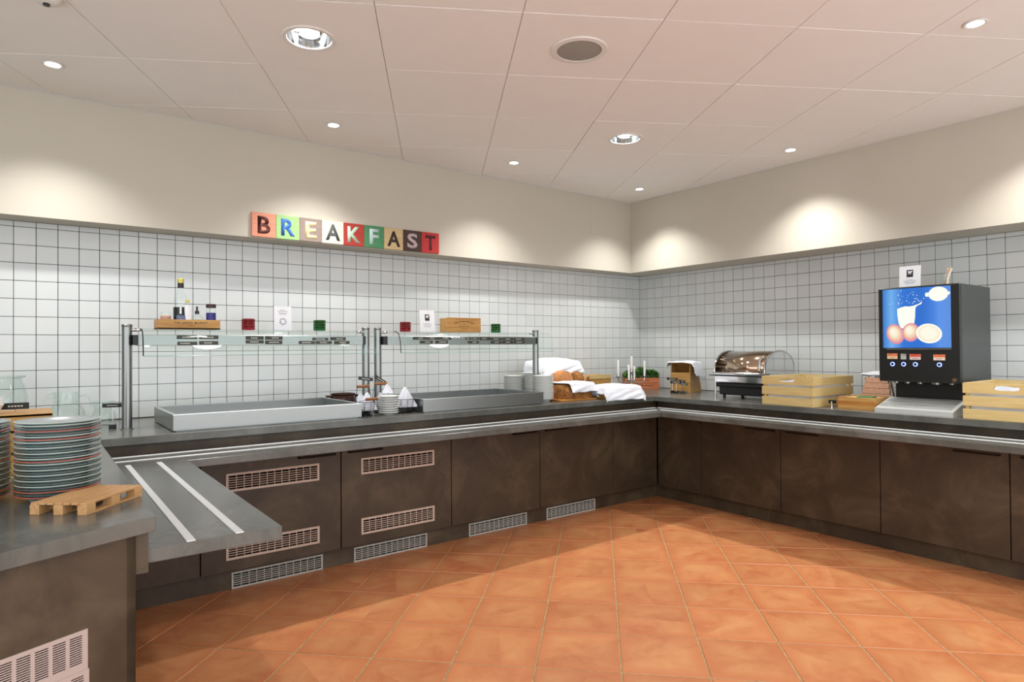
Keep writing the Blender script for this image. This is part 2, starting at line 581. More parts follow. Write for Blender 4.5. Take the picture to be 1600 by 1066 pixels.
tile_wall(wall_right, 11, 36, 57, False)
wl = MB(); wl.box(-7.34, -7.2, -1.8, 0.14, -0.1, 2.75)  # unseen wall added to keep side light off the left tiles
struct('wall_left_added', wl, 'paint', 'short cream wall added out of view to shade the left tiles')
so = MB(); so.box(-7.2, 0.0, -0.19, 0.0, 1.982, 2.74)
soffit_back = struct('wall_upper_back', so, 'paint', 'cream painted soffit above the back tiles')
so = MB(); so.box(-0.34, 0.0, -5.7, -0.19, 1.982, 2.74)
soffit_right = struct('wall_upper_right', so, 'paint', 'cream painted soffit above the right tiles')
def hatch(parent, fn, name='access_hatch'):
    b = MB()
    fn(b)
    obj(name, b, 'paint', parent)
def hb(b):
    b.box(-0.878, -0.46, -0.1915, -0.19, 2.315, 2.575)
hatch(soffit_back, hb)
def hr(b):
    b.box(-0.3415, -0.34, -0.772, -0.38, 2.295, 2.56)
hatch(soffit_right, hr)
# thin trim where the ceiling meets the soffits
tm = MB(); tm.box(-7.2, -0.34, -0.194, -0.19, ZC-0.006, ZC-0.0005)
struct('trim_1', tm, 'tbar', 'thin metal edge trim along the back soffit top')
tm = MB(); tm.box(-0.344, -0.34, -5.7, -0.19, ZC-0.006, ZC-0.0005)
struct('trim_2', tm, 'tbar', 'thin metal edge trim along the right soffit top')

# ------------------------------------------------------------------ setting: ceiling
CP = 0.613
CA = math.radians(-30.4)
CO = Vector((-3.068, -1.844, 0))
CU = Vector((math.cos(CA), math.sin(CA), 0)); CV = Vector((-math.sin(CA), math.cos(CA), 0))
lights_big = [(-4.02, -1.623), (-1.822, -1.503)]
# the slab above the panels is left open over the two recessed downlights: build it as strips between them
slab = MB()
hole = 0.14
xs = [-7.2, -4.02-hole, -4.02+hole, -1.822-hole, -1.822+hole, 0.1]
ys = [-5.7, -1.623-hole, -1.623+hole, -1.503+hole, 0.1]
for i in range(5):
    for j in range(4):
        cx, cy = (xs[i]+xs[i+1])/2, (ys[j]+ys[j+1])/2
        if any(abs(cx-a) < hole and abs(cy-b) < hole*1.6 for a, b in lights_big):
            continue
        slab.box(xs[i], xs[i+1], ys[j], ys[j+1], ZC+0.007, ZC+0.03)
ceiling = struct('ceiling', slab, 'tbar', 'suspended ceiling of white square panels')
pq = CP/2-0.0015
pm = MB(); pm.box(-pq, pq, -pq, pq, 0.0, 0.012)
panel_me = pm.mesh('ceiling_panel', bevel=0.002); panel_me.materials.append(M['ceiling'])
def panel_with_hole(hx, hy, r):
    angs = sorted(set([2*PI*k/48 for k in range(48)] + [math.atan2(sy*pq-hy, sx*pq-hx) % (2*PI) for sx in (-1, 1) for sy in (-1, 1)]))
    inn, out = [], []
    for a in angs:
        dx, dy = math.cos(a), math.sin(a)
        t = min(((pq if dx > 0 else -pq)-hx)/dx if abs(dx) > 1e-9 else 9, ((pq if dy > 0 else -pq)-hy)/dy if abs(dy) > 1e-9 else 9)
        inn.append((hx+r*dx, hy+r*dy)); out.append((hx+t*dx, hy+t*dy))
    n = len(angs)
    vs = [(x, y, z) for z in (0.0, 0.012) for x, y in inn+out]
    fs = []
    for k in range(n):
        k2 = (k+1) % n
        fs += [(k, n+k, n+k2, k2), (2*n+k, 2*n+k2, 3*n+k2, 3*n+k), (k, k2, 2*n+k2, 2*n+k), (n+k, 3*n+k, 3*n+k2, n+k2)]
    return MB().add(vs, fs)
prest = MB()
for i in range(-14, 15):
    for j in range(-14, 15):
        c = CO + CU*(i+0.5)*CP + CV*(j+0.5)*CP
        if c.x > 0.25 or c.y > 0.3 or c.x < -6.9 or c.y < -5.4:
            continue
        hole_at = None
        for a, b in lights_big:
            d = Vector((a, b, 0))-c
            u, v = d.dot(CU), d.dot(CV)
            if abs(u) < CP/2 and abs(v) < CP/2:
                hole_at = (u, v)
        near = any(in_view((c.x+u*CU.x*CP/2+v*CV.x*CP/2, c.y+u*CU.y*CP/2+v*CV.y*CP/2, ZC), 5) for u in (-1, 0, 1) for v in (-1, 0, 1))
        if hole_at:
            # keep the hole inside this panel
            hu = max(-pq+0.115, min(pq-0.115, hole_at[0])); hv = max(-pq+0.115, min(pq-0.115, hole_at[1]))
            obj('ceiling_panel', panel_with_hole(hu, hv, 0.1), 'ceiling', ceiling, (c.x, c.y, ZC), CA)
            w = c + CU*hu + CV*hv
            lights_big[[k for k, (a, b) in enumerate(lights_big) if (Vector((a, b, 0))-c-CU*hole_at[0]-CV*hole_at[1]).length < 1e-4][0]] = (w.x, w.y)
        elif near:
            obj('ceiling_panel', panel_me, None, ceiling, (c.x, c.y, ZC + random.uniform(0, 0.0012)), CA)
        else:
            prest.box(-pq, pq, -pq, pq, 0.0, 0.012, T4(c.x, c.y, ZC) @ R4('Z', CA))
po = obj('ceiling_panel_field', prest, 'ceiling', ceiling); po['kind'] = 'stuff'

# ------------------------------------------------------------------ ceiling lamps
def spot_lamp(x, y, label, grp='small ceiling spotlights', light_name='spot_beam'):
    t = thing('ceiling_spotlight', label, 'spotlight', (x, y, ZC), 0, grp)
    b = MB(); b.lathe([(0.031, 0.0), (0.045, -0.001), (0.047, -0.004), (0.043, -0.007), (0.033, -0.005), (0.031, 0.0)], 28)
    obj('trim_ring', b, 'white_metal', t, smooth=True)
    b = MB(); b.lathe([(0.0005, -0.0035), (0.032, -0.003)], 24)
    obj('lens', b, 'lens', t, smooth=True)
    ld = bpy.data.lights.new(light_name, 'SPOT')
    ld.energy = SPOT_W; ld.spot_size = math.radians(112); ld.spot_blend = 1.0; ld.shadow_soft_size = 0.03
    ld.color = (1.0, 0.98, 0.94)
    lo = bpy.data.objects.new(light_name, ld); COL.objects.link(lo); lo.parent = t; lo.location = (0, 0, -0.045)
for x, y, lb in [(-4.939, -0.63, 'small round ceiling spotlight above the glass jugs'),
                 (-3.511, -0.615, 'small round ceiling spotlight above the colourful letter sign'),
                 (-2.10, -0.627, 'small round ceiling spotlight between the letter sign and the corner'),
                 (-0.709, -0.639, 'small round ceiling spotlight in the corner of the room'),
                 (-0.681, -2.034, 'small round ceiling spotlight above the slatted crate by the dish warmer'),
                 (-1.73, -3.473, 'small round ceiling spotlight standing farther out from the right wall')]:
    spot_lamp(x, y, lb)
for x, y in [(-0.69, -3.45)]:
    spot_lamp(x, y, 'small round ceiling spotlight beyond the end of the counter', light_name='spot_right_wall_offscreen')

def down_light(x, y, label, deep=True, light_name='downlight_glow'):
    t = thing('ceiling_downlight', label, 'downlight', (x, y, ZC), 0, 'large recessed ceiling downlights')
    b = MB(); b.lathe([(0.096, 0.0), (0.098, -0.004), (0.114, -0.006), (0.119, -0.002), (0.119, 0.0)], 40)
    obj('trim_ring', b, 'white_metal', t, smooth=True)
    if deep:
        b = MB(); b.lathe([(0.098, -0.002), (0.094, 0.03), (0.082, 0.065), (0.05, 0.09), (0.001, 0.095)], 40)
        obj('reflector', b, 'chrome', t, smooth=True)
        for s in (-1, 1):
            b = MB(); b.cyl((-0.055, s*0.03, 0.045), (0.055, s*0.03, 0.045), 0.012, n=12)
            obj('tube_bulb', b, 'bulb', t, smooth=True)
    else:
        b = MB(); b.lathe([(0.001, -0.003), (0.097, -0.002)], 32)
        obj('diffuser', b, 'bulb', t, smooth=True)
    ld = bpy.data.lights.new(light_name, 'SPOT')
    ld.energy = DOWN_W; ld.spot_size = math.radians(165); ld.spot_blend = 0.8; ld.shadow_soft_size = 0.07
    ld.color = (0.97, 0.98, 1.0)
    lo = bpy.data.objects.new(light_name, ld); COL.objects.link(lo); lo.parent = t; lo.location = (0, 0, 0.012 if deep else -0.08)
down_light(lights_big[0][0], lights_big[0][1], 'large round recessed downlight over the tray rail by the pale sign letters')
down_light(lights_big[1][0], lights_big[1][1], 'large round recessed downlight near the corner of the counters')
# the next pair of the same downlight grid, over the open floor
for x, y, nm in [(-4.1, -4.5, 'downlight_over_camera_offscreen'), (-1.95, -4.4, 'downlight_over_floor_offscreen')]:
    down_light(x, y, 'large round downlight in the ceiling over the open floor', False, nm)

t = thing('ceiling_speaker', 'round grey ceiling speaker with white ring between the downlights', 'speaker', (-2.957, -2.264, ZC))
b = MB(); b.lathe([(0.105, 0), (0.107, -0.008), (0.13, -0.006), (0.134, 0.0)], 40)
obj('ring', b, 'white_metal', t, smooth=True)
b = MB(); b.lathe([(0.001, -0.010), (0.08, -0.0075), (0.108, -0.004)], 40)
obj('mesh_grille', b, 'speaker', t, smooth=True)
t = thing('smoke_detector', 'small white smoke detector near the ceiling edge', 'detector', (-4.975, -1.36, ZC))
b = MB(); b.lathe([(0.05, 0), (0.05, -0.012), (0.038, -0.03), (0.03, -0.034), (0.001, -0.036)], 28)
obj('body', b, 'white_metal', t, smooth=True)
b = MB(); b.lathe([(0.012, -0.035), (0.012, -0.042), (0.001, -0.043)], 16)
obj('sensor', b, 'black', t, smooth=True)

# ------------------------------------------------------------------ worktops and tray rails
PD = Vector((-0.913, -0.409, 0))                         # direction of the slanted peninsula end
def pen_pt(p, x):
    k = (x-p[0])/PD.x
    return (x, p[1]+PD.y*k)
wtA = MB(); wtA.box(-5.75, 0.0, -0.955, 0.0, WT-0.038, WT)
tag(obj('worktop', wtA, 'top', bevel=0.002), 'grey stone-look worktop along the tiled wall under the letter sign', 'worktop')
wtB = MB(); wtB.box(-0.905, 0.0, -4.7, -0.9552, WT-0.038, WT)
tag(obj('worktop', wtB, 'top', bevel=0.002), 'grey stone-look worktop carrying the juice dispenser and crates', 'worktop')
p0 = (-4.774, -2.652)
poly = [(-4.774, -0.9552), p0, pen_pt(p0, -5.75), (-5.75, -0.9552)]
wtC = MB(); wtC.prism(poly, WT-0.038, WT)
tag(obj('worktop', wtC, 'top', bevel=0.002), 'grey stone-look worktop of the short counter under the plate stacks', 'worktop')
TB = TR-0.036
t = thing('tray_rail', 'grey tray rail with two metal strips in front of the steel warming trays', 'tray rail', (0, 0, 0))
b = MB(); b.prism([(-4.8155, -0.9205), (-4.8155, -1.26), (-1.195, -1.26), (-0.8555, -0.9205)], TB, TR)
obj('shelf', b, 'top', t, bevel=0.0015)
for y in (-0.99, -1.12):
    b = MB(); k = (-0.85 - (y+0.915)*-1.0)
    b.box(-4.815, -0.85+(y+0.915)-0.02, y-0.010, y+0.010, TR-0.002, TR+0.0025)
    obj('metal_strip', b, 'strip', t, bevel=0.0008)
t = thing('tray_rail', 'grey tray rail with two metal strips in front of the juice dispenser', 'tray rail', (0, 0, 0))
b = MB(); b.prism([(-0.8405, -0.9205), (-0.8550, -0.9205), (-1.195, -1.2605), (-1.195, -4.7), (-0.8405, -4.7)], TB, TR)
obj('shelf', b, 'top', t, bevel=0.0015)
for x in (-0.925, -1.055):
    b = MB(); b.box(x-0.010, x+0.010, -4.7, -0.9155+(x+0.85)-0.02, TR-0.002, TR+0.0025)
    obj('metal_strip', b, 'strip', t, bevel=0.0008)
t = thing('tray_rail', 'short tray rail with two metal strips sticking out beside the miniature pallet', 'tray rail', (0, 0, 0))
b = MB(); b.box(-4.80, -4.455, -2.62, -1.2605, TB, TR)
obj('shelf', b, 'top', t, bevel=0.0015)
for x in (-4.688, -4.568):
    b = MB(); b.box(x-0.011, x+0.011, -2.618, -1.24, TR-0.002, TR+0.0025)
    obj('metal_strip', b, 'strip', t, bevel=0.0008)
b = MB(); b.box(-4.8155, -4.788, -2.632, -1.2605, 0.705, WT-0.038)
obj('riser_panel', b, 'lam', t)

# ------------------------------------------------------------------ base cabinets
def grille(w, h, ncol, nrow, fr=0.012, bar=0.0032, d=0.006):
    """frame and crossed bars, in XZ, front at y=-d, centred"""
    b = MB()
    x, z = w/2, h/2
    b.box(-x, x, -d, 0, z-fr, z); b.box(-x, x, -d, 0, -z, -z+fr)
    b.box(-x, -x+fr, -d, 0, -z+fr, z-fr); b.box(x-fr, x, -d, 0, -z+fr, z-fr)
    iw, ih = w-2*fr, h-2*fr
    for k in range(1, ncol):
        c = -x+fr+iw*k/ncol
        b.box(c-bar/2, c+bar/2, -d*0.9, 0, -z+fr, z-fr)
    for k in range(1, nrow):
        c = -z+fr+ih*k/nrow
        b.box(-x+fr, x-fr, -d*0.7, 0, c-bar/2, c+bar/2, T4(0, 0, c) @ R4('X', 0.5) @ T4(0, 0, -c))
    return b
gr_me = grille(0.493, 0.096, 12, 6).mesh('vent_grille')
gr_me.materials.append(M['vent'])
gp_me = grille(0.49, 0.086, 12, 6, 0.009).mesh('vent_grille')
gp_me.materials.append(M['vent_grey'])
def panel_with_openings(x0, x1, y0, y1, z0, z1, holes):
    """a board in XZ with rectangular openings (hx0, hx1, hz0, hz1)"""
    b = MB()
    xs = sorted({x0, x1} | {h[0] for h in holes} | {h[1] for h in holes})
    zs = sorted({z0, z1} | {h[2] for h in holes} | {h[3] for h in holes})
    vid, vs, fs = {}, [], []
    def v(i, j, y):
        k = (i, j, y)
        if k not in vid:
            vid[k] = len(vs); vs.append((xs[i], y, zs[j]))
        return vid[k]
    def solid(i, j):
        if not (0 <= i < len(xs)-1 and 0 <= j < len(zs)-1):
            return False
        cx, cz = (xs[i]+xs[i+1])/2, (zs[j]+zs[j+1])/2
        return not any(h[0] < cx < h[1] and h[2] < cz < h[3] for h in holes)
    for i in range(len(xs)-1):
        for j in range(len(zs)-1):
            if not solid(i, j):
                continue
            fs.append((v(i, j, y0), v(i+1, j, y0), v(i+1, j+1, y0), v(i, j+1, y0)))
            fs.append((v(i, j, y1), v(i, j+1, y1), v(i+1, j+1, y1), v(i+1, j, y1)))
            if not solid(i-1, j): fs.append((v(i, j, y0), v(i, j+1, y0), v(i, j+1, y1), v(i, j, y1)))
            if not solid(i+1, j): fs.append((v(i+1, j, y0), v(i+1, j, y1), v(i+1, j+1, y1), v(i+1, j+1, y0)))
            if not solid(i, j-1): fs.append((v(i, j, y0), v(i, j, y1), v(i+1, j, y1), v(i+1, j, y0)))
            if not solid(i, j+1): fs.append((v(i, j+1, y0), v(i+1, j+1, y0), v(i+1, j+1, y1), v(i, j+1, y1)))
    return b.add(vs, fs)
def add_grille(parent, x, z, y, me, mtx_rz=0.0):
    g = obj('vent_grille', me, None, parent, (x, y, z), mtx_rz)
    return g
def handle(parent, x, y, z):
    b = MB(); b.tube([(x-0.105, y-0.002, z), (x-0.1, y-0.024, z), (x+0.1, y-0.024, z), (x+0.105, y-0.002, z)], 0.0055, 8)
    obj('handle', b, 'black', parent, smooth=True)
seamA = [-5.08, -4.338, -3.595, -2.851, -2.108, -1.36, -0.84]
labA = ['brown stone-look base cabinet tucked under the short tray rail',
        'brown stone-look base cabinet with two vent grilles, partly hidden by the short tray rail',
        'brown stone-look base cabinet with two vent grilles, fully in the open',
        'plain brown base cabinet beside the one with open vent grilles',
        'plain brown base cabinet next to the corner panel',
        'narrow brown corner panel cabinet meeting the right-hand row']
for k in range(6):
    x0, x1 = seamA[k], seamA[k+1]
    t = thing('base_cabinet', labA[k], 'cabinet', ((x0+x1)/2, 0, 0), 0, 'base cabinets along the back wall')
    cx = (x0+x1)/2
    b = MB(); xa, xb, zt_ = x0-cx+0.001, (x1 if k < 5 else -0.02)-cx-0.001, WT-0.0385
    b.box(xa, xa+0.018, -0.90, -0.02, 0.108, zt_); b.box(xb-0.018, xb, -0.90, -0.02, 0.108, zt_)      # hollow carcass, open to the door
    b.box(xa+0.018, xb-0.018, -0.90, -0.02, 0.108, 0.126); b.box(xa+0.018, xb-0.018, -0.90, -0.02, zt_-0.018, zt_)
    b.box(xa+0.018, xb-0.018, -0.03, -0.02, 0.126, zt_-0.018)
    obj('carcass', b, 'lam', t)
    hs_ = [(-0.239, 0.231, z-0.038, z+0.038) for z in (0.568, 0.215)] if k in (1, 2) else []
    b = panel_with_openings(x0-cx+0.003, x1-cx-0.003 + (0.0 if k < 5 else 0.002), -0.92, -0.9005, 0.108, 0.716, hs_)
    d = obj('door', b, 'lam', t, bevel=0.001)
    b = MB(); b.box(x0-cx, (x1 if k < 5 else -0.84)-cx, -0.918, -0.9005, 0.7175, WT-0.0385); obj('fascia_panel', b, 'lam', t)
    if k in (1, 2):
        for z in (0.568, 0.215):
            add_grille(d, -0.004 if k == 1 else -0.004, z, -0.920, gr_me)
    if k in (1, 3):
        handle(d, x1-cx-0.140, -0.92, 0.658)
    if k in (2, 4):
        handle(d, x0-cx+0.150, -0.92, 0.660)
seamB = [-0.93, -1.356, -2.022, -2.677, -3.332, -3.987, -4.64]
labB = ['narrow dark base cabinet in the shaded corner of the right row',
        'brown base cabinet with handle at its far edge below the dish warmer',
        'brown base cabinet below the slatted crate and small wooden block',
        'brown base cabinet below the juice dispenser',
        'brown base cabinet below the crate at the end of the counter',
        'brown base cabinet past the last crate']
for k in range(6):
    y0, y1 = seamB[k], seamB[k+1]
    cy = (y0+y1)/2
    t = thing('base_cabinet', labB[k], 'cabinet', (0, cy, 0), 0, 'base cabinets along the right wall')
    b = MB(); b.box(-0.82, -0.02, y1-cy+0.001, y0-cy-0.001, 0.102, WT-0.0385)
    obj('carcass', b, 'lam', t)
    b = MB(); b.box(-0.84, -0.8205, y1-cy+0.003, y0-cy-0.003, 0.102, 0.716)
    d = obj('door', b, 'lam', t, bevel=0.001)
    b = MB(); b.box(-0.838, -0.8205, y1-cy, y0-cy, 0.7175, WT-0.0385); obj('fascia_panel', b, 'lam', t)
    def hB(yc):
        b = MB(); b.tube([(-0.842, yc-0.108, 0.66), (-0.864, yc-0.103, 0.66), (-0.864, yc+0.103, 0.66), (-0.842, yc+0.108, 0.66)], 0.0055, 8)
        obj('handle', b, 'black', d, smooth=True)
    if k in (1, 3):
        hB(y1-cy+0.15)
    if k in (2, 4):
        hB(y0-cy-0.16)
pl = panel_with_openings(-5.1, -0.80, -0.878, -0.86, 0.0, 0.108, [(x-0.237, x+0.237, z-0.035, z+0.035) for x, z in [(-3.936, 0.044), (-3.257, 0.043), (-2.4485, 0.045), (-1.772, 0.043)]])
base_a = struct('baseboard_back', pl, 'lam', 'dark plinth below the back row of cabinets with vent grilles')
for x, z in [(-3.936, 0.044), (-3.257, 0.043), (-2.4485, 0.045), (-1.772, 0.043)]:
    add_grille(base_a, x, z, -0.878, gp_me)
pl = MB(); pl.box(-0.80, -0.782, -4.64, -0.86, 0.0, 0.102)
struct('baseboard_right', pl, 'lam', 'dark plinth below the right row of cabinets')

# peninsula body with slanted end panel and louvred plates
t = thing('peninsula_counter', 'short counter base with slanted stone-look end panel and pale louvred plates', 'counter', (0, 0, 0))
q0 = (-4.8165, -2.638)
b = MB(); hz = WT-0.0385
b.prism([(-4.8165, -0.93), q0, pen_pt(q0, -4.8365), (-4.8365, -0.93)], 0.0, hz)
b.prism([(-5.68, -0.93), pen_pt(q0, -5.68), pen_pt(q0, -5.70), (-5.70, -0.93)], 0.0, hz)
b.box(-5.68, -4.8365, -0.948, -0.93, 0.0, hz)
obj('body', b, 'lam', t)
ang = math.atan2(-PD.y, -PD.x)
pen_len = (q0[0]+5.70)/-PD.x
obj('end_panel', panel_with_openings(-pen_len, 0.0, 0.0, 0.018, 0.0, WT-0.0385, [(-0.430, -0.119, 0.438, 0.612)]), 'lam', t, (q0[0], q0[1], 0), ang)
# local frame of the slanted end panel                       # local +X runs along the panel towards the tray rail
def louvre_plate(sr, z0, z1, w, rows, slots_from):
    # local frame: origin on the panel line at distance sr from the corner, x to the left (negative)
    b = MB(); th = 0.0022
    ncol = 9
    cw, gap, edge = 0.0265, 0.0345, 0.012
    xs = [-edge - k*gap for k in range(ncol)]
    w = edge + (ncol-1)*gap + cw + 0.012
    top, pitch = z1-0.0105, 0.00505
    sl = 0.0027
    b.box(-w, 0, -th, 0, z1-0.0105, z1)
    zlow = top-rows*pitch
    b.box(-w, 0, -th, 0, z0, zlow)
    b.box(-edge, 0, -th, 0, zlow, top)
    for k in range(ncol):
        x1 = xs[k]; x0 = x1-cw
        nx = xs[k+1] if k < ncol-1 else -w
        b.box(nx, x0, -th, 0, zlow, top)
        for r in range(rows):
            zt = top-r*pitch-sl
            b.box(x0, x1, -th, 0, zt-(pitch-sl), zt)
    base = Vector((q0[0], q0[1], 0)) + PD*sr
    o = obj('louvred_plate', b, 'vent_pink', t, (base.x, base.y, 0), ang)
    return o
louvre_plate(0.1115, 0.527, 0.619, 0.4, 13, 0)
louvre_plate(0.1085, 0.430, 0.5265, 0.4, 13, 0)

# ------------------------------------------------------------------ letter sign
t = thing('letter_sign', 'colourful wooden block sign reading BREAKFAST on the cream soffit', 'sign', (-3.205, -0.19, 1.987))
blocks = [('B', (226, 150, 122), (92, 42, 36)), ('R', (160, 204, 132), (58, 110, 192)), ('E', (150, 132, 124), (248, 234, 170)),
          ('A', (236, 226, 206), (84, 90, 90)), ('K', (178, 56, 46), (190, 226, 202)), ('F', (74, 142, 96), (200, 226, 226)),
          ('A', (214, 190, 142), (58, 40, 30)), ('S', (70, 46, 36), (198, 180, 186)), ('T', (192, 42, 42), (76, 26, 26))]
bw = 1.384/9
LW = [0.080, 0.090, 0.076, 0.104, 0.096, 0.072, 0.104, 0.086, 0.088]
for k, (ch, c1, c2) in enumerate(blocks):
    c1 = tuple(v*0.94 for v in c1)
    mb_ = mat('block_paint', c1, 0.6, noise=0.10, nscale=9, stretch=(1, 1, 9))
    ml_ = mat('letter_paint', c2, 0.6, noise=0.05, nscale=20)
    x0 = -0.692+k*bw
    blk = MB(); blk.box(-bw/2+0.0006, bw/2-0.0006, -0.02, 0.0, 0.0, 0.156)
    o = obj('letter_block', blk, mb_, t, (x0+bw/2, -0.0005, 0), bevel=0.0015)
    me = text_mesh(ch, w=LW[k], h=0.112, bold=0.027, depth=0.0012)
    xs = [v.co.x for v in me.vertices]; wd = max(xs)-min(xs)
    obj('letter', me, ml_, o, (0, -0.0198, 0.078))

# ------------------------------------------------------------------ heated gantries
labels1 = [(-4.398, -4.298, 1.319, 1.339), (-4.288, -4.19, 1.319, 1.339), (-4.395, -4.298, 1.286, 1.305), (-4.288, -4.191, 1.288, 1.308),
           (-4.045, -3.946, 1.316, 1.337), (-3.938, -3.838, 1.316, 1.338), (-4.045, -3.946, 1.294, 1.313), (-3.938, -3.84, 1.290, 1.312),
           (-3.66, -3.56, 1.313, 1.329), (-3.548, -3.448, 1.313, 1.333), (-3.742, -3.644, 1.290, 1.309), (-3.64, -3.537, 1.290, 1.309), (-3.523, -3.423, 1.289, 1.309)]
labels2 = [(-2.976, -2.879, 1.318, 1.338), (-2.877, -2.779, 1.318, 1.338), (-2.777, -2.672, 1.319, 1.339), (-2.923, -2.823, 1.292, 1.312),
           (-2.803, -2.703, 1.292, 1.312), (-2.557, -2.506, 1.319, 1.337), (-2.497, -2.444, 1.319, 1.338), (-2.436, -2.340, 1.316, 1.338),
           (-2.536, -2.442, 1.292, 1.310), (-2.335, -2.237, 1.315, 1.334), (-2.23, -2.130, 1.315, 1.334), (-2.123, -2.021, 1.315, 1.334),
           (-2.335, -2.237, 1.291, 1.310), (-2.23, -2.130, 1.291, 1.310), (-2.123, -2.021, 1.291, 1.310)]
def gantry(xl, xr, labels, glow_xs, label):
    t = thing('heated_gantry', label, 'food gantry', ((xl+xr)/2, -0.582, WT), 0, 'glass shelf gantries over the warming trays')
    ox, oy, oz = (xl+xr)/2, -0.582, WT
    for x in (xl, xr):
        b = MB(); b.cyl((x-ox, 0, 0), (x-ox, 0, 0.535), 0.024, n=28)
        b.lathe([(0.024, 0.535), (0.0255, 0.537), (0.0255, 0.546), (0.022, 0.549), (0.0005, 0.55)], 28, T4(x-ox, 0, 0))
        b.lathe([(0.033, 0), (0.033, 0.003), (0.024, 0.005)], 28, T4(x-ox, 0, 0))
        o = obj('post', b, 'steel', t, smooth=True)
        s = 1 if x == xl else -1
        c = MB(); c.cyl((x-ox+s*0.012, -0.005, 0.519), (x-ox+s*0.05, -0.005, 0.519), 0.008, n=12)
        c.lathe([(0.014, 0.512), (0.016, 0.515), (0.016, 0.523), (0.014, 0.528), (0.0005, 0.529)], 16, T4(x-ox+s*0.05, -0.005, 0))
        obj('shelf_clamp', c, 'chrome', o, smooth=True)
    b = MB(); b.box(xl-ox+0.044, xr-ox-0.044, -0.058, 0.06, 1.284-oz, 1.342-oz)
    br = obj('lamp_bridge', b, 'steel', t, bevel=0.002)
    for x, s in ((xl, 1), (xr, -1)):
        b = MB(); b.box(min(x-ox+s*0.02, x-ox+s*0.046), max(x-ox+s*0.02, x-ox+s*0.046), -0.05, 0.05, 1.288-oz, 1.340-oz)
        obj('end_block', b, 'black', br, bevel=0.002)
    for x in glow_xs:
        b = MB(); b.lathe([(0.001, -0.020), (0.5, -0.016), (0.9, -0.006), (1.0, 0.0)], 24, T4(x-ox, 0.0, 1.284-oz) @ Matrix.Diagonal((0.075, 0.032, 1, 1)))
        obj('glow_oval', b, 'glow', t, smooth=True)  # glowing white oval added at the bright spot under the bridge
    b = MB(); b.box(xl-ox+0.03, xr-ox-0.03, -0.15, 0.17, 1.364-oz, 1.3715-oz)
    obj('glass_shelf', b, 'glass_shelf', t, bevel=0.001)
    prof = [(-0.150, 1.3680), (-0.185, 1.366), (-0.212, 1.352), (-0.228, 1.325), (-0.238, 1.285), (-0.243, 1.231)]
    b = MB()
    n = len(prof)
    vs, fs = [], []
    for x in (xl-ox+0.045, xr-ox-0.02):
        for off in (0.0, 0.006):
            for (y, z) in prof:
                vs.append((x, y+off*0.8, z-oz-off*0.6))
    for i in range(n-1):
        fs += [(i, i+1, 2*n+i+1, 2*n+i), (n+i, 3*n+i, 3*n+i+1, n+i+1), (i, n+i, n+i+1, i+1), (2*n+i, 2*n+i+1, 3*n+i+1, 3*n+i)]
    fs += [(0, 2*n, 3*n, n), (n-1, 2*n-1, 4*n-1, 3*n-1)]
    b.add(vs, fs)
    g = obj('glass_guard', b, 'glass_shelf', t, smooth=True)
    e = MB(); e.tube([(xl-ox+0.045, y, z-oz) for y, z in prof], 0.0028, 6)
    obj('guard_edge', e, 'wire', g, smooth=True)
    e = MB(); e.tube([(xl-ox+0.045, -0.243, 1.231-oz), (xr-ox-0.02, -0.243, 1.231-oz)], 0.0016, 6)
    obj('guard_edge', e, mat_edge, g, smooth=True)
    for (a, c, z0, z1) in labels:
        b = MB(); b.box(a-ox, c-ox, -0.061, -0.0575, z0-oz, z1-oz)
        o = obj('label_strip', b, 'slate', t)
        w = (c-a)*random.uniform(0.3, 0.55)
        m_ = (a+c)/2-ox+random.uniform(-0.01, 0.01)
        b = MB(); zc = (z0+z1)/2-oz
        k = m_-w/2
        while k < m_+w/2:
            s_ = random.uniform(0.004, 0.008)
            b.box(k, k+s_, -0.0615, -0.0608, zc-0.0028, zc+0.0028)
            k += s_+0.0025
        obj('lettering', b, 'white_ink', o)
    return t
mat_edge = mat('glass_edge_green', (120, 160, 150), 0.2)
gantry(-4.622, -3.288, labels1, (-4.235,), 'steel and glass heated gantry holding the bottle box')
gantry(-3.204, -1.866, labels2, (-2.735,), 'steel and glass heated gantry holding the upright wooden box')

# ------------------------------------------------------------------ steel warming trays
def steel_tray(x0, x1, y0, y1, h, label):
    cx, cy = (x0+x1)/2, (y0+y1)/2
    t = thing('warming_tray', label, 'warming tray', (cx, cy, WT), 0, 'steel warming trays')
    a, c = (x1-x0)/2, (y1-y0)/2
    b = MB()
    th = 0.006
    b.box(-a, a, -c, -c+th, 0.004, h); b.box(-a, a, c-th, c, 0.004, h)
    b.box(-a, -a+th, -c+th, c-th, 0.004, h); b.box(a-th, a, -c+th, c-th, 0.004, h)
    obj('rim_wall', b, 'steel', t, bevel=0.0012)
    b = MB(); b.box(-a+th, a-th, -c+th, c-th, h-0.062, h-0.054)
    obj('hot_plate', b, 'plate_steel', t)
    fl_ = 0.016
    b = MB()
    b.box(-a, a, -c, -c+fl_, h-0.001, h+0.002); b.box(-a, a, c-fl_, c, h-0.001, h+0.002)
    b.box(-a, -a+fl_, -c+fl_, c-fl_, h-0.001, h+0.002); b.box(a-fl_, a, -c+fl_, c-fl_, h-0.001, h+0.002)
    obj('rim_flange', b, 'chrome_soft', t)
    b = MB(); b.box(-a+0.015, a-0.015, -c+0.015, c-0.015, 0.0, 0.0045)
    obj('base', b, 'steel', t)
    return t
steel_tray(-4.454, -3.447, -0.877, -0.265, 0.085, 'long brushed steel warming tray below the bottle box gantry')
steel_tray(-3.028, -2.03, -0.872, -0.30, 0.085, 'long brushed steel warming tray below the upright wooden box gantry')

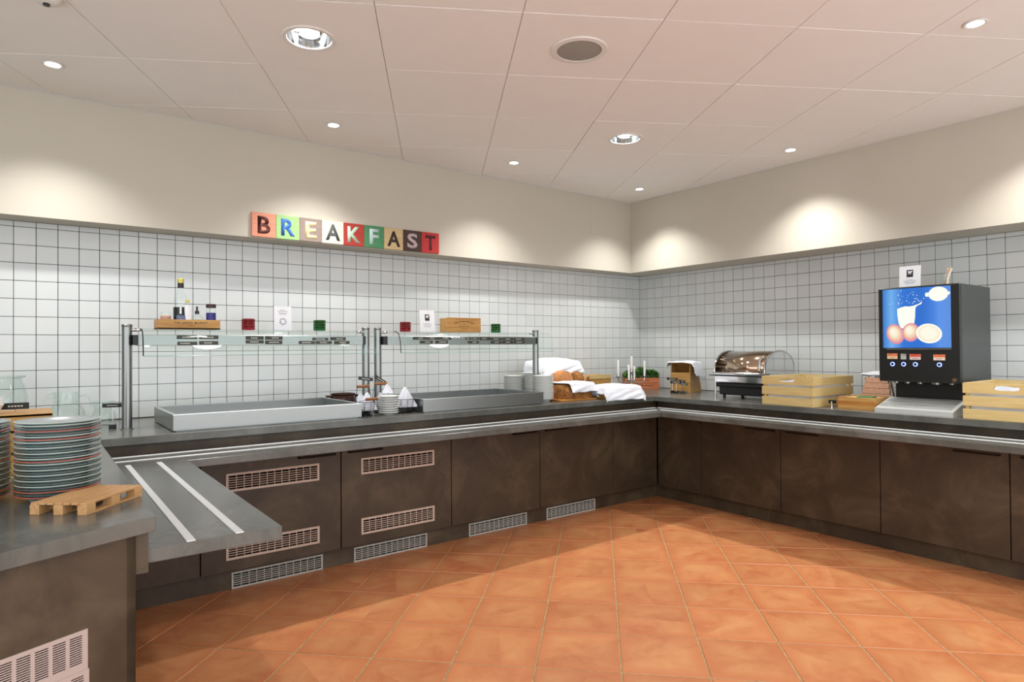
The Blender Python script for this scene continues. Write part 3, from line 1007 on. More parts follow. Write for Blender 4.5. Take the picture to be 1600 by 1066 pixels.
# ------------------------------------------------------------------ things on the gantry shelves
SH = 1.3717
def crate_tray(name, label, x0, x1, y0, y1, z0, h, text, wood='oak'):
    cx, cy = (x0+x1)/2, (y0+y1)/2
    t = thing(name, label, 'wooden box', (cx, cy, z0))
    a, c, th = (x1-x0)/2, (y1-y0)/2, 0.009
    b = MB(); b.box(-a, a, -c, c, 0, 0.008); obj('bottom', b, wood, t)
    fr = MB(); fr.box(-a, a, -c, -c+th, 0.0, h); f = obj('front_board', fr, wood, t, bevel=0.001)
    b = MB(); b.box(-a, a, c-th, c, 0.0, h); obj('back_board', b, wood, t, bevel=0.001)
    for s in (-1, 1):
        b = MB(); b.box(min(s*a, s*(a-th)), max(s*a, s*(a-th)), -c+th, c-th, 0.0, h); obj('end_board', b, 'acacia', t, bevel=0.001)
    return t, f, c
t, f, c = crate_tray('wooden_tray_box', 'low honey wood tray box of bottles and jars on the glass shelf', -4.487, -4.178, -0.632, -0.50, SH, 0.053, '')
obj('lettering', text_mesh('THE GREEN MARKET', w=0.165, h=0.011, bold=0.012, spacing=1.25), 'brown_ink', f, (0.006, -c, 0.036))
obj('lettering', stroke_marks(0.03, 0.0035, 6), 'brown_ink', f, (0.006, -c, 0.021))
# upright wooden box
t = thing('upright_wooden_box', 'tall honey wood box with arched burnt lettering on the glass shelf', 'wooden box', (-2.558, -0.575, SH))
b = MB(); b.box(-0.142, 0.142, -0.047, 0.047, 0.0, 0.1); obj('body', b, 'oak', t, bevel=0.001)
fb = MB(); fb.box(-0.142, 0.142, -0.055, -0.047, 0.0, 0.104); f = obj('front_board', fb, 'oak', t, bevel=0.001)
obj('lettering', text_mesh('THE LOCAL KITCHEN', w=0.165, h=0.012, bold=0.014, arc=0.014, spacing=1.15), 'brown_ink', f, (0.0, -0.055, 0.077))
obj('lettering', stroke_marks(0.02, 0.004, 4, seed=2), 'brown_ink', f, (0.0, -0.055, 0.058))
obj('lettering', stroke_marks(0.09, 0.0045, 14, seed=3), 'brown_ink', f, (0.0, -0.055, 0.042))
obj('lettering', stroke_marks(0.06, 0.004, 10, seed=4), 'brown_ink', f, (0.0, -0.055, 0.028))

def bottle(name, label, x, y, z, prof, glassm, parts, cat='bottle', n=24, grp=None):
    t = thing(name, label, cat, (x, y, z), 0, grp)
    b = MB(); b.lathe(prof, n, None, True, True); obj('glass_body', b, glassm, t, smooth=True)
    for nm, pr, mt in parts:
        b = MB(); b.lathe(pr, n, None, True, True); obj(nm, b, mt, t, smooth=True)
    return t
BZ = SH+0.008
bottle('spirit_bottle', 'tall clear bottle with black label and gold cap in the tray box', -4.364, -0.555, BZ,
       [(0.034, 0), (0.036, 0.004), (0.036, 0.15), (0.033, 0.168), (0.024, 0.186), (0.0155, 0.2), (0.0145, 0.235)], 'glass',
       [('label', [(0.0366, 0.03), (0.0366, 0.115)], 'tag'), ('neck_sleeve', [(0.0155, 0.222), (0.0155, 0.249)], 'black'),
        ('cap', [(0.016, 0.249), (0.0165, 0.252), (0.0165, 0.27), (0.014, 0.274)], 'gold')])
bottle('white_label_bottle', 'slim bottle with white label beside the tall clear bottle', -4.337, -0.6, BZ,
       [(0.015, 0), (0.016, 0.003), (0.016, 0.1), (0.01, 0.118), (0.008, 0.14)], 'glass',
       [('label', [(0.0164, 0.01), (0.0164, 0.125)], 'paper'), ('cap', [(0.0095, 0.14), (0.0095, 0.153), (0.008, 0.155)], 'gold')])
bottle('blue_label_jar', 'small jar with blue-grey label and steel spout in the tray box', -4.373, -0.604, BZ,
       [(0.019, 0), (0.02, 0.003), (0.02, 0.06), (0.012, 0.078)], 'glass',
       [('label', [(0.0204, 0.012), (0.0204, 0.068)], 'blueglass'), ('spout', [(0.006, 0.078), (0.006, 0.115), (0.003, 0.117)], 'chrome')], 'jar')
bottle('round_glass_jar', 'round clear glass jar with black stopper in the tray box', -4.285, -0.57, BZ,
       [(0.026, 0), (0.034, 0.012), (0.037, 0.035), (0.033, 0.058), (0.018, 0.076), (0.013, 0.082)], 'glass',
       [('stopper', [(0.011, 0.08), (0.011, 0.095), (0.005, 0.1), (0.005, 0.122)], 'black')], 'jar')
bottle('dark_lid_jar', 'jar with deep blue label and dark maroon lid in the tray box', -4.214, -0.575, BZ,
       [(0.024, 0), (0.025, 0.003), (0.025, 0.112), (0.023, 0.118)], 'glass',
       [('label', [(0.0254, 0.04), (0.0254, 0.088)], 'blue'), ('lid', [(0.0262, 0.116), (0.0262, 0.135), (0.024, 0.137)], 'maroon')], 'jar')
bottle('pink_salt_jar', 'open glass of pink salt in the tray box', -4.44, -0.57, BZ,
       [(0.023, 0), (0.026, 0.004), (0.029, 0.085)], 'glass', [('salt', [(0.022, 0.004), (0.026, 0.066), (0.012, 0.07)], 'pinkbox')], 'jar')

def ribbed_cup(x, y, mt, label):
    t = thing('tealight_cup', label, 'candle cup', (x, y, SH), 0, 'coloured glass tealight cups')
    b = MB()
    n = 36
    vs, fs = [], []
    prof = []
    for i in range(13):
        z = 0.004+0.060*i/12
        prof.append((0.033+0.0022*(1 if i % 3 else -0.4), z))
    prof = [(0.030, 0.0)] + prof + [(0.031, 0.066), (0.028, 0.064), (0.028, 0.012), (0.0005, 0.01)]
    for i, (r, z) in enumerate(prof):
        for k in range(n):
            a = 2*PI*k/n
            rr = r*(1+0.07*math.cos(12*a)) if i < 15 else r
            vs.append((rr*math.cos(a), rr*math.sin(a), z))
    for i in range(len(prof)-1):
        for k in range(n):
            fs.append((i*n+k, i*n+(k+1) % n, (i+1)*n+(k+1) % n, (i+1)*n+k))
    fs.append(tuple(range(n))[::-1])
    b.add(vs, fs)
    obj('cup', b, mt, t, smooth=True)
    b = MB(); b.lathe([(0.019, 0.0125), (0.019, 0.026), (0.0005, 0.026)], 20, None, True)
    obj('tealight', b, 'candle', t, smooth=True)
ribbed_cup(-4.02, -0.6, 'glass_red', 'ribbed red glass tealight cup next to the tray box of bottles')
ribbed_cup(-3.60, -0.6, 'glass_green', 'ribbed green glass tealight cup on the bottle box gantry')
ribbed_cup(-3.01, -0.6, 'glass_red', 'ribbed red glass tealight cup next to the notice with black emblem')
ribbed_cup(-2.262, -0.6, 'glass_green', 'ribbed green glass tealight cup past the upright wooden box')

def notice(label, loc, rz, w, h, emblem, tilt=0.10):
    t = thing('paper_notice', label, 'notice', loc, rz)
    rm = R4('X', -tilt)
    b = MB(); b.box(-w/2, w/2, -0.0012, 0.0012, 0.0, h, rm); obj('sheet', b, 'paper', t)
    st = MB(); st.box(-w/2, w/2, 0.0016, 0.0032, 0.0, h, rm); st.box(-w/2, w/2, -0.0032, 0.035, -0.0002, 0.0022)
    obj('acrylic_stand', st, 'glass', t)
    d = MB()
    y0, y1 = -0.0018, -0.0011
    for k, z in enumerate((0.84, 0.79, 0.72, 0.68) if not emblem else (0.40, 0.35, 0.29, 0.24)):
        ww = w*(0.3+0.1*((k*7) % 4))
        d.box(-ww/2, ww/2, y0, y1, h*z, h*z+0.002, rm)
    obj('lettering', d, 'grey_ink', t)
    if emblem:
        e = MB(); s = w*0.15
        e.box(-s, s, y0, y1, h*0.52, h*0.52+s*2.5, rm); o = obj('emblem', e, 'ink', t)
        e = MB(); zc = h*0.52+s*1.55
        pts = [(-0.7, 0.35), (-0.35, 0.6), (0.1, 0.35), (0.6, 0.7), (0.75, 0.3), (0.35, 0.0), (0.4, -0.55), (0.15, -0.6), (0.05, -0.15), (-0.25, -0.1), (-0.3, -0.6), (-0.5, -0.55), (-0.45, 0.1)]
        e.prism([(px*s, pz*s) for px, pz in pts], 0, 0.0004, rm @ T4(0, y0-0.0001, zc) @ R4('X', PI/2))
        obj('emblem_figure', e, 'paper', o)
    else:
        e = MB()
        for k in range(9):
            a = 2*PI*k/9
            e.box(-0.006, 0.006, y0, y1, -0.003, 0.003, rm @ T4(0.017*math.cos(a), 0, h*0.38+0.017*math.sin(a)) @ R4('Y', a*1.7))
        obj('emblem', e, 'grey_ink', t)
    return t
notice('white paper notice with a grey round emblem on the glass shelf', (-3.80, -0.53, SH), 0.0, 0.104, 0.15, False, 0.06)
notice('white paper notice with a small black emblem beside the upright wooden box', (-2.815, -0.56, SH), 0.0, 0.118, 0.155, True)

# ------------------------------------------------------------------ left: plates, pallet, glass jugs
def plate_mesh(r, ht):
    prof = [(0.0005, 0.003), (r*0.55, 0.003), (r*0.62, 0.0), (r*0.66, 0.0), (r*0.68, 0.004), (r*0.86, ht*0.62), (r*0.985, ht*0.86), (r, ht*0.93),
            (r*0.995, ht), (r*0.97, ht*0.97), (r*0.84, ht*0.74), (r*0.66, 0.0075), (r*0.4, 0.0065), (0.0005, 0.0065)]
    return MB().lathe(prof, 56).mesh('plate', 0, True)
def rim_mesh(r, ht):
    b = MB(); b.lathe([(r*0.93, ht*0.79), (r*1.002, ht*0.90), (r*1.004, ht*0.97), (r*0.998, ht*1.02), (r*0.96, ht*0.985)], 56)
    return b.mesh('rim', 0, True)
PR = 0.101
pm_body = {}
for nm in ('grey_ceramic',):
    me = plate_mesh(PR, 0.019); me.materials.append(M[nm]); pm_body[nm] = me
pm_rim = {}
for nm in ('rim_red', 'rim_green', 'rim_grey'):
    me = rim_mesh(PR, 0.019); me.materials.append(M[nm]); pm_rim[nm] = me
REDS = {0, 3, 6, 14, 25, 27}
def plate_stack(cx, cy, n, where, group):
    for k in range(n):
        topmost = k == n-1
        i = n-1-k
        nm = 'rim_red' if i in REDS else ('rim_grey' if i % 2 else 'rim_green')
        lb = {'rim_red': 'dinner plate with orange-red rim', 'rim_grey': 'dinner plate with pale green-grey rim', 'rim_green': 'dinner plate with dark green rim'}[nm]
        if topmost:
            lb = 'topmost grey-blue dinner plate'
        o = obj('dinner_plate', pm_body['grey_ceramic'], None, None,
                (cx+random.uniform(-0.0014, 0.0014), cy+random.uniform(-0.0014, 0.0014), WT+0.0074*k))
        o.rotation_euler.z = random.uniform(0, 6)
        tag(o, lb + ' ' + where, 'plate', group)
        obj('rim', pm_rim['rim_grey' if topmost else nm], None, o)
plate_stack(-4.960, -2.245, 28, 'in the stack beside the miniature pallet', 'dinner plates in the full stack')
plate_stack(-5.168, -2.175, 28, 'in the stack cut off beside the full stack', 'dinner plates in the second stack')

t = thing('miniature_pallet', 'miniature wooden pallet lying on the worktop by the plates', 'pallet', (-4.898, -2.408, WT), 0.0)
# pallet: long axis u, short axis v
pa = math.atan2(-2.424+2.587, -4.78+4.921)
t.rotation_euler.z = pa
L, Wd, Hh = 0.215, 0.15, 0.030
for k in range(7):
    y = -Wd/2+Wd*(k+0.5)/7
    b = MB(); b.box(-L/2, L/2, y-Wd/14+0.0019, y+Wd/14-0.0019, Hh-0.0055, Hh); obj('top_slat', b, 'pallet', t, bevel=0.0006)
for y in (-Wd/2+0.012, 0, Wd/2-0.012):
    for x in (-L/2+0.016, 0, L/2-0.016):
        b = MB(); b.box(x-0.016, x+0.016, y-0.0125, y+0.0125, 0.004, Hh-0.0055); obj('block', b, 'pallet', t, bevel=0.0005)
    b = MB(); b.box(-L/2, L/2, y-0.0125, y+0.0125, 0.0, 0.0042); obj('bottom_runner', b, 'pallet', t, bevel=0.0005)

# wooden crate behind the plate stacks, with a teapot and a tag
t = thing('wooden_crate', 'pale wooden crate standing behind the two plate stacks', 'crate', (-5.20, -1.72, WT), 0.0)
b = MB(); b.box(-0.235, 0.235, -0.12, 0.12, 0.0, 0.01); obj('bottom', b, 'pine', t)
for z0, z1 in ((0.012, 0.075), (0.083, 0.146), (0.154, 0.205)):
    for y in (-0.12, 0.112):
        b = MB(); b.box(-0.235, 0.235, y, y+0.008, z0, z1); obj('side_slat', b, 'oak', t, bevel=0.001)
    for x in (-0.235, 0.227):
        b = MB(); b.box(x, x+0.008, -0.112, 0.112, z0, z1); obj('end_slat', b, 'oak', t, bevel=0.001)
b = MB(); b.box(-0.235, 0.235, -0.12, 0.12, 0.197, 0.206); obj('lid_board', b, 'oak', t, bevel=0.001)
t = thing('white_teapot', 'white ceramic pot with black handle loop on the wooden crate', 'teapot', (-5.155, -1.77, WT+0.206))
b = MB(); b.lathe([(0.03, 0), (0.05, 0.008), (0.062, 0.03), (0.058, 0.05), (0.04, 0.064), (0.02, 0.068), (0.0005, 0.069)], 28, None, True)
obj('body', b, 'white_ceramic', t, smooth=True)
b = MB(); b.tube([(0.01, 0, 0.066), (0.016, 0, 0.086), (0.04, 0, 0.09), (0.046, 0, 0.078), (0.03, 0, 0.064)], 0.003, 8)
obj('handle', b, 'wire', t, smooth=True)
b = MB(); b.box(-0.012, 0.02, -0.0605, -0.052, 0.03, 0.042); obj('band_mark', b, 'maroon', t)

def tag_holder(label, loc, rz, h=0.1, w=0.075, tilt=0.0, block=True, words=1):
    t = thing('food_tag_holder', label, 'food tag', loc, rz, 'black food tags in holders')
    if block:
        b = MB(); b.box(-0.016, 0.016, -0.013, 0.013, 0.0, 0.022); obj('base_block', b, 'black', t, bevel=0.002)
    b = MB(); b.cyl((0, 0, 0.02 if block else 0.0), (0, 0, h), 0.0016, n=8); obj('wire_stem', b, 'chrome', t, smooth=True)
    rm = T4(0, -0.003, h) @ R4('Y', tilt)
    b = MB(); b.box(-w/2, w/2, -0.0015, 0.0015, -0.004, 0.018, rm); c = obj('card', b, 'tag', t)
    b = MB(); k = -w*0.26
    while k < w*0.26:
        b.box(k, k+0.006, -0.0021, -0.0014, 0.0045, 0.009, rm); k += 0.0085
    obj('lettering', b, 'white_ink', c)
    return t
tag_holder('black food tag on a small block beside the steel post', (-4.678, -0.49, WT), -0.35, 0.115, 0.094)
tag_holder('black food tag standing on the wooden crate behind the plates', (-5.065, -1.70, WT+0.206), -0.05, 0.012, 0.075, 0.0, False)

t = thing('glass_bowl_jar', 'large wide clear glass jar with rolled rim by the tiled wall', 'glass jar', (-5.17, -0.42, WT))
b = MB(); b.lathe([(0.10, 0), (0.125, 0.01), (0.135, 0.06), (0.135, 0.18), (0.125, 0.235), (0.112, 0.262), (0.112, 0.275), (0.128, 0.287), (0.122, 0.283), (0.107, 0.274), (0.107, 0.262),
                       (0.120, 0.233), (0.130, 0.18), (0.130, 0.06), (0.12, 0.014), (0.001, 0.012)], 40, None, True)
obj('bowl', b, 'glass', t, smooth=True)
b = MB(); b.tube([(0.124*math.cos(a), 0.124*math.sin(a), 0.285) for a in [2*PI*k/40 for k in range(40)]], 0.0045, 8, True)
obj('rolled_rim', b, 'glass', t, smooth=True)
def glass_jug(label, loc, s, rz, neck=0.55):
    t = thing('glass_jug', label, 'glass jug', loc, rz)
    b = MB(); b.lathe([(0.05*s, 0), (0.072*s, 0.01*s), (0.082*s, 0.05*s), (0.078*s, 0.09*s), (0.06*s, 0.125*s), (0.1*neck*s, 0.145*s), (0.1*neck*s, 0.175*s), (0.105*neck*s, 0.19*s),
                           (0.097*neck*s, 0.188*s), (0.093*neck*s, 0.146*s), (0.056*s, 0.123*s), (0.074*s, 0.088*s), (0.078*s, 0.05*s), (0.068*s, 0.014*s), (0.0005, 0.012*s)], 36, None, True)
    obj('body', b, 'glass', t, smooth=True)
    b = MB(); b.tube([(0.055*s, 0, 0.165*s), (0.085*s, 0, 0.17*s), (0.112*s, 0, 0.14*s), (0.112*s, 0, 0.09*s), (0.08*s, 0, 0.06*s)], 0.006*s, 8)
    obj('handle', b, 'glass', t, smooth=True)
    b = MB(); b.tube([(-0.05*s, 0, 0.178*s), (-0.085*s, 0, 0.17*s), (-0.1*s, 0, 0.15*s)], [0.016*s, 0.01*s, 0.006*s], 10)
    obj('spout', b, 'glass', t, smooth=True)
glass_jug('clear glass jug with narrow neck behind the plate stack', (-4.872, -0.36, WT), 1.02, 0.3)
glass_jug('round clear glass jug lying low beside the tag holder', (-4.70, -0.27, WT), 0.70, -0.4, 0.7)

# ------------------------------------------------------------------ between the two warming trays
t = thing('brown_soup_pot', 'dark brown glazed pot with two lug handles behind the steel tray', 'pot', (-3.30, -0.23, WT))
b = MB(); b.lathe([(0.055, 0), (0.075, 0.01), (0.09, 0.04), (0.088, 0.075), (0.08, 0.092), (0.084, 0.105), (0.078, 0.105), (0.072, 0.09), (0.08, 0.06), (0.07, 0.015), (0.0005, 0.012)], 36, None, True)
obj('body', b, 'brownpot', t, smooth=True)
for s in (-1, 1):
    b = MB(); b.tube([(s*0.082, -0.02, 0.085), (s*0.112, -0.018, 0.088), (s*0.12, 0.0, 0.08), (s*0.112, 0.018, 0.088), (s*0.082, 0.02, 0.085)], 0.007, 8)
    obj('lug_handle', b, 'brownpot', t, smooth=True)
def wire_basket(label, loc, rz, r=0.06, h=0.085, handle_up=True, hz=0.165, tilt=0.0):
    t = thing('wire_basket', label, 'wire basket', loc, rz, 'black wire baskets')
    b = MB()
    for k in range(7):
        z = 0.004+(h-0.004)*k/6
        rr = r*(0.76+0.24*k/6)
        b.tube([(rr*math.cos(2*PI*i/24), rr*math.sin(2*PI*i/24), z) for i in range(24)], 0.0014 if 0 < k < 6 else 0.0024, 6, True)
    for i in range(8):
        a = 2*PI*i/8
        b.tube([(0, 0, 0.003), (r*0.76*math.cos(a), r*0.76*math.sin(a), 0.003), (r*math.cos(a), r*math.sin(a), h)], 0.0015, 6)
    obj('wire_frame', b, 'wire', t, smooth=True)
    if handle_up:
        rm = T4(0, 0, h) @ R4('X', tilt)
        hh = hz-h
        b = MB(); b.tube([rm @ Vector(p) for p in ((-r, 0, 0), (-r*0.9, 0, hh*0.5), (-0.04, 0, hh), (0.04, 0, hh), (r*0.9, 0, hh*0.5), (r, 0, 0))], 0.0016, 6)
        o = obj('bail', b, 'wire', t, smooth=True)
        b = MB(); b.cyl(rm @ Vector((-0.042, 0, hh)), rm @ Vector((0.042, 0, hh)), 0.009, n=12); obj('wood_grip', b, 'amber', o, smooth=True)
    return t
def napkin(label, loc, rz, s=1.0, lean=0.0):
    t = thing('folded_napkin', label, 'napkin', loc, rz, 'white napkins folded to points')
    pts = [(-0.062, 0.012, 0.03), (0.06, 0.01, 0.03), (0.064, -0.012, 0.028), (-0.058, -0.016, 0.03), (0.002+lean, -0.004, 0.13), (-0.008+lean, 0.004, 0.128), (0.02, 0.016, 0.04), (-0.022, -0.018, 0.05)]
    b = MB(); b.add([(x*s, y*s, z*s) for x, y, z in pts], [(0, 3, 2, 1), (0, 1, 6, 5), (3, 7, 4), (3, 4, 2), (0, 5, 7), (0, 7, 3), (1, 2, 4), (1, 4, 6), (4, 5, 6), (7, 5, 4)])
    obj('cloth_fold', b, 'cloth', t)
    b = MB(); b.add([(x*s*0.8+0.006, y*s-0.012, z*s*0.86) for x, y, z in pts], [(0, 3, 2, 1), (0, 1, 6, 5), (3, 7, 4), (3, 4, 2), (0, 5, 7), (0, 7, 3), (1, 2, 4), (1, 4, 6), (4, 5, 6), (7, 5, 4)])
    obj('inner_fold', b, 'cloth', t)
    return t
wire_basket('black wire basket of napkins with wooden grip fallen to the front', (-3.385, -0.79, WT), 0.25, 0.058, 0.085, True, 0.15, 1.25)
napkin('white pointed napkin in the front wire basket', (-3.372, -0.79, WT+0.008), 0.2, 1.05)
napkin('white pointed napkin at the back of the front wire basket', (-3.395, -0.765, WT+0.008), 0.5, 0.95, -0.02)
wire_basket('black wire basket with upright wooden grip in front of the steel post', (-3.347, -0.675, WT), 0.1, 0.055, 0.085, True, 0.174, 0.0)
napkin('white pointed napkin leaning in the basket by the left post', (-3.347, -0.672, WT+0.008), 0.1, 0.98, -0.02)
wire_basket('black wire basket with pale wooden grip behind the saucers', (-3.228, -0.675, WT), -0.1, 0.055, 0.085, True, 0.186, 0.0)
napkin('white pointed napkin peeping over the saucers', (-3.228, -0.672, WT+0.008), -0.1, 0.95)
wire_basket('black wire basket of napkins beside the second steel tray', (-3.112, -0.79, WT), -0.2, 0.058, 0.088, True, 0.13, -1.1)
napkin('tall white pointed napkin in the basket beside the second tray', (-3.112, -0.79, WT+0.008), -0.1, 1.22)
tag_holder('black food tag on the basket by the left post', (-3.327, -0.664, WT+0.178), -0.15, 0.036, 0.095, 0.14, False)
tag_holder('steeply tilted black food tag above the pale wooden grip', (-3.230, -0.664, WT+0.19), -0.15, 0.016, 0.085, 0.6, False)
t = thing('steel_canister', 'small steel canister with wooden knob touching the second tray', 'canister', (-3.062, -0.70, WT))
b = MB(); b.lathe([(0.024, 0), (0.026, 0.003), (0.026, 0.09), (0.022, 0.094), (0.0005, 0.095)], 24, None, True); obj('body', b, 'steel', t, smooth=True)
b = MB(); b.cyl((-0.02, 0, 0.104), (0.02, 0, 0.106), 0.011, n=12); obj('wood_knob', b, 'amber', t, smooth=True)

def small_plate_mesh(r, ht, foot=0.55):
    return MB().lathe([(0.0005, 0.003), (r*foot*0.9, 0.002), (r*foot, 0.0), (r*foot*1.06, 0.003), (r*0.70, ht*0.42), (r*0.84, ht*0.62), (r*0.955, ht*0.80), (r, ht*0.9), (r, ht), (r*0.965, ht*0.97), (r*0.82, ht*0.78), (r*0.64, ht*0.55), (r*foot, 0.008), (0.0005, 0.006)], 40).mesh('plate', 0, True)
sp_me = small_plate_mesh(0.064, 0.018); sp_me.materials.append(M['white_ceramic'])
sp_rim = MB().lathe([(0.0615, 0.0165), (0.0642, 0.0168), (0.0642, 0.0192), (0.0615, 0.0188)], 40).mesh('rim', 0, True)
sp_rim.materials.append(M['white_ceramic'])
for k in range(8):
    o = obj('saucer', sp_me, None, None, (-3.243+random.uniform(-.002, .002), -0.815+random.uniform(-.002, .002), WT+0.0142*k))
    tag(o, 'white saucer in the stack between the wire baskets', 'saucer', 'saucers stacked between the baskets')
    obj('rim', sp_rim, None, o)
napkin('small white napkin lying on the saucer stack', (-3.243, -0.80, WT+0.0142*7+0.02), 0.1, 0.55)
bo_me = small_plate_mesh(0.079, 0.026, 0.6); bo_me.materials.append(M['white_ceramic'])
bo_rim = MB().lathe([(0.076, 0.0245), (0.0793, 0.0248), (0.0793, 0.0272), (0.076, 0.0268)], 40).mesh('rim', 0, True)
bo_rim.materials.append(M['white_ceramic'])
for cx, cy, n, lb, gp in [(-1.905, -0.72, 17, 'white soup plate in the front stack at the end of the second tray', 'soup plates in the front stack'),
                          (-1.775, -0.42, 18, 'white soup plate in the middle stack behind the second tray', 'soup plates in the middle stack'),
                          (-1.925, -0.37, 16, 'white soup plate in the stack nearest the tiled wall', 'soup plates in the rear stack')]:
    for k in range(n):
        o = obj('soup_plate', bo_me, None, None, (cx+random.uniform(-.002, .002), cy+random.uniform(-.002, .002), WT+0.0108*k))
        tag(o, lb, 'plate', gp)
        obj('rim', bo_rim, None, o)

# ------------------------------------------------------------------ bread corner with cloths
def drape(name, label, loc, rz, a, c, h, over, seed, folds=0.012, drop=None, skew=(0, 0), dome=0.0, nx=44, grp='white linen cloths over the bread'):
    """cloth laid over a block of half size a x c and height h, hanging `over` beyond its edges"""
    rnd = random.Random(seed)
    ph = [rnd.uniform(0, 6.28) for _ in range(6)]
    ox0, ox1, oy0, oy1 = over
    vs, fs = [], []
    ny = nx
    rr = 0.018
    for j in range(ny+1):
        for i in range(nx+1):
            u = -(a+ox0) + (2*a+ox0+ox1)*i/nx
            v = -(c+oy0) + (2*c+oy0+oy1)*j/ny
            u += skew[0]*v; v += skew[1]*u
            px, py = max(-a, min(a, u)), max(-c, min(c, v))
            du, dv = u-px, v-py
            e = math.hypot(du, dv)
            z = h + dome*(1-(px/a)**2)*(1-(py/c)**2)
            x, y = px, py
            if e > 0:
                nxu, nyv = du/e, dv/e
                k = min(e, rr*1.57)
                ang_ = k/rr
                out = rr*math.sin(ang_); dn = rr*(1-math.cos(ang_))
                rem = max(0, e-rr*1.57)
                s_ = (px*nyv-py*nxu)+u*1.3-v*1.1
                wob = folds*(math.sin(38*s_+ph[0])+0.6*math.sin(71*s_+ph[1]))*min(1, rem/0.05)
                out += rem*0.20+abs(wob)*0.9+wob*0.3
                dn += rem*0.96
                x += nxu*out; y += nyv*out; z -= dn
            z += 0.004*math.sin(19*u+ph[2])*math.sin(23*v+ph[3]) + 0.002*math.sin(47*u+31*v+ph[4])
            z = max(z, drop if drop is not None else 0.004)
            vs.append((x, y, z))
    for j in range(ny):
        for i in range(nx):
            p = j*(nx+1)+i
            fs.append((p, p+1, p+nx+2, p+nx+1))
    b = MB().add(vs, fs)
    me = b.mesh(name, 0, False)
    for p in me.polygons:
        p.use_smooth = True
    o = bpy.data.objects.new(name, me); COL.objects.link(o); me.materials.append(M['cloth'])
    o.location = loc; o.rotation_euler.z = rz
    md = o.modifiers.new('thickness', 'SOLIDIFY'); md.thickness = 0.0022; md.offset = 1
    return tag(o, label, 'cloth', grp)

def loaf(label, loc, rz, l, w, h, mt='crust', cut=True):
    t = thing('bread_loaf', label, 'bread', loc, rz)
    vs, fs = [], []
    n, m_ = 24, 14
    for i in range(m_+1):
        u = -1+2*i/m_
        x = u*l/2
        e = (1-abs(u)**3.2)**0.5 if abs(u) < 1 else 0.0
        if cut and i == 0:
            e = 0.97
        e = max(e, 0.05)
        for k in range(n):
            if k < n-4:
                a = PI*k/(n-5)
                y = w/2*e*math.cos(a); z = h*(0.1+0.9*e)*max(0.0, math.sin(a))**0.8
            else:
                y = -w/2*e+w*e*(k-n+5)/5; z = 0.0
            vs.append((x, y, z))
    for i in range(m_):
        for k in range(n):
            fs.append((i*n+k, i*n+(k+1) % n, (i+1)*n+(k+1) % n, (i+1)*n+k))
    fs.append(tuple(range(n))[::-1]); fs.append(tuple(range(m_*n, (m_+1)*n)))
    obj('crust', MB().add(vs, fs), mt, t, smooth=True)
    if cut:
        b = MB(); b.add([(-l/2-0.0012, v[1]*0.93, h*0.04+v[2]*0.92) for v in vs[:n]], [tuple(range(n))])
        obj('cut_face', b, 'crumb', t)
    return t

t = thing('bread_board', 'wooden board under the seeded loaves at the counter edge', 'board', (-1.655, -0.70, WT))
b = MB(); b.box(-0.175, 0.2, -0.145, 0.14, 0, 0.012); obj('plank', b, 'acacia', t, bevel=0.002)
b = MB(); b.cyl((0.2, 0.0, 0.006), (0.235, 0.0, 0.006), 0.006, n=10); obj('peg_handle', b, 'acacia', t, smooth=True)
loaf('dark seeded bread loaf end-on under the cloth', (-1.715, -0.715, WT+0.012), PI/2+0.1, 0.24, 0.1, 0.115, 'crust', False)
loaf('golden seeded loaf lying along the counter edge', (-1.575, -0.775, WT+0.012), 0.05, 0.24, 0.1, 0.07, 'crust', False)
drape('bread_cloth', 'white linen cloth over the seeded loaves', (-1.60, -0.705, WT), 0.05, 0.125, 0.105, 0.137, (0.015, 0.13, 0.085, 0.05), 3, 0.010, 0.014)
# wooden bread box behind, with an arched loaf and a cloth
t = thing('bread_box', 'wooden bread box standing behind the seeded loaves', 'wooden box', (-1.43, -0.38, WT), 0.0)
b = MB(); b.box(-0.19, 0.19, 0.002, 0.16, 0.0, 0.272); obj('body', b, 'oak', t, bevel=0.002)
b = MB(); b.box(-0.2, 0.2, 0.002, 0.17, 0.272, 0.28); obj('top_board', b, 'oak', t, bevel=0.002)
t = thing('bread_stand', 'low wooden stand before the bread box carrying round-topped loaves', 'wooden stand', (-1.43, -0.38, WT), 0.0)
b = MB(); b.box(-0.19, 0.19, -0.16, 0.0, 0.0, 0.10); obj('body', b, 'oak', t, bevel=0.002)
b = MB(); b.box(-0.2, 0.2, -0.17, 0.0, 0.10, 0.108); obj('top_board', b, 'oak', t, bevel=0.002)
loaf('round-topped bread loaf showing its orange-brown end under the cloth', (-1.50, -0.458, WT+0.108), PI/2, 0.14, 0.165, 0.112, 'crumb', True)
loaf('bread loaf tucked beneath the hanging corner of the high cloth', (-1.32, -0.455, WT+0.108), PI/2, 0.14, 0.12, 0.1, 'crust', False)
drape('bread_cloth', 'white linen cloth draped high over the bread box', (-1.44, -0.29, WT), 0.0, 0.205, 0.10, 0.295, (0.19, 0.12, 0.14, 0.03), 8, 0.014, 0.10, (0.0, 0.12), 0.03)
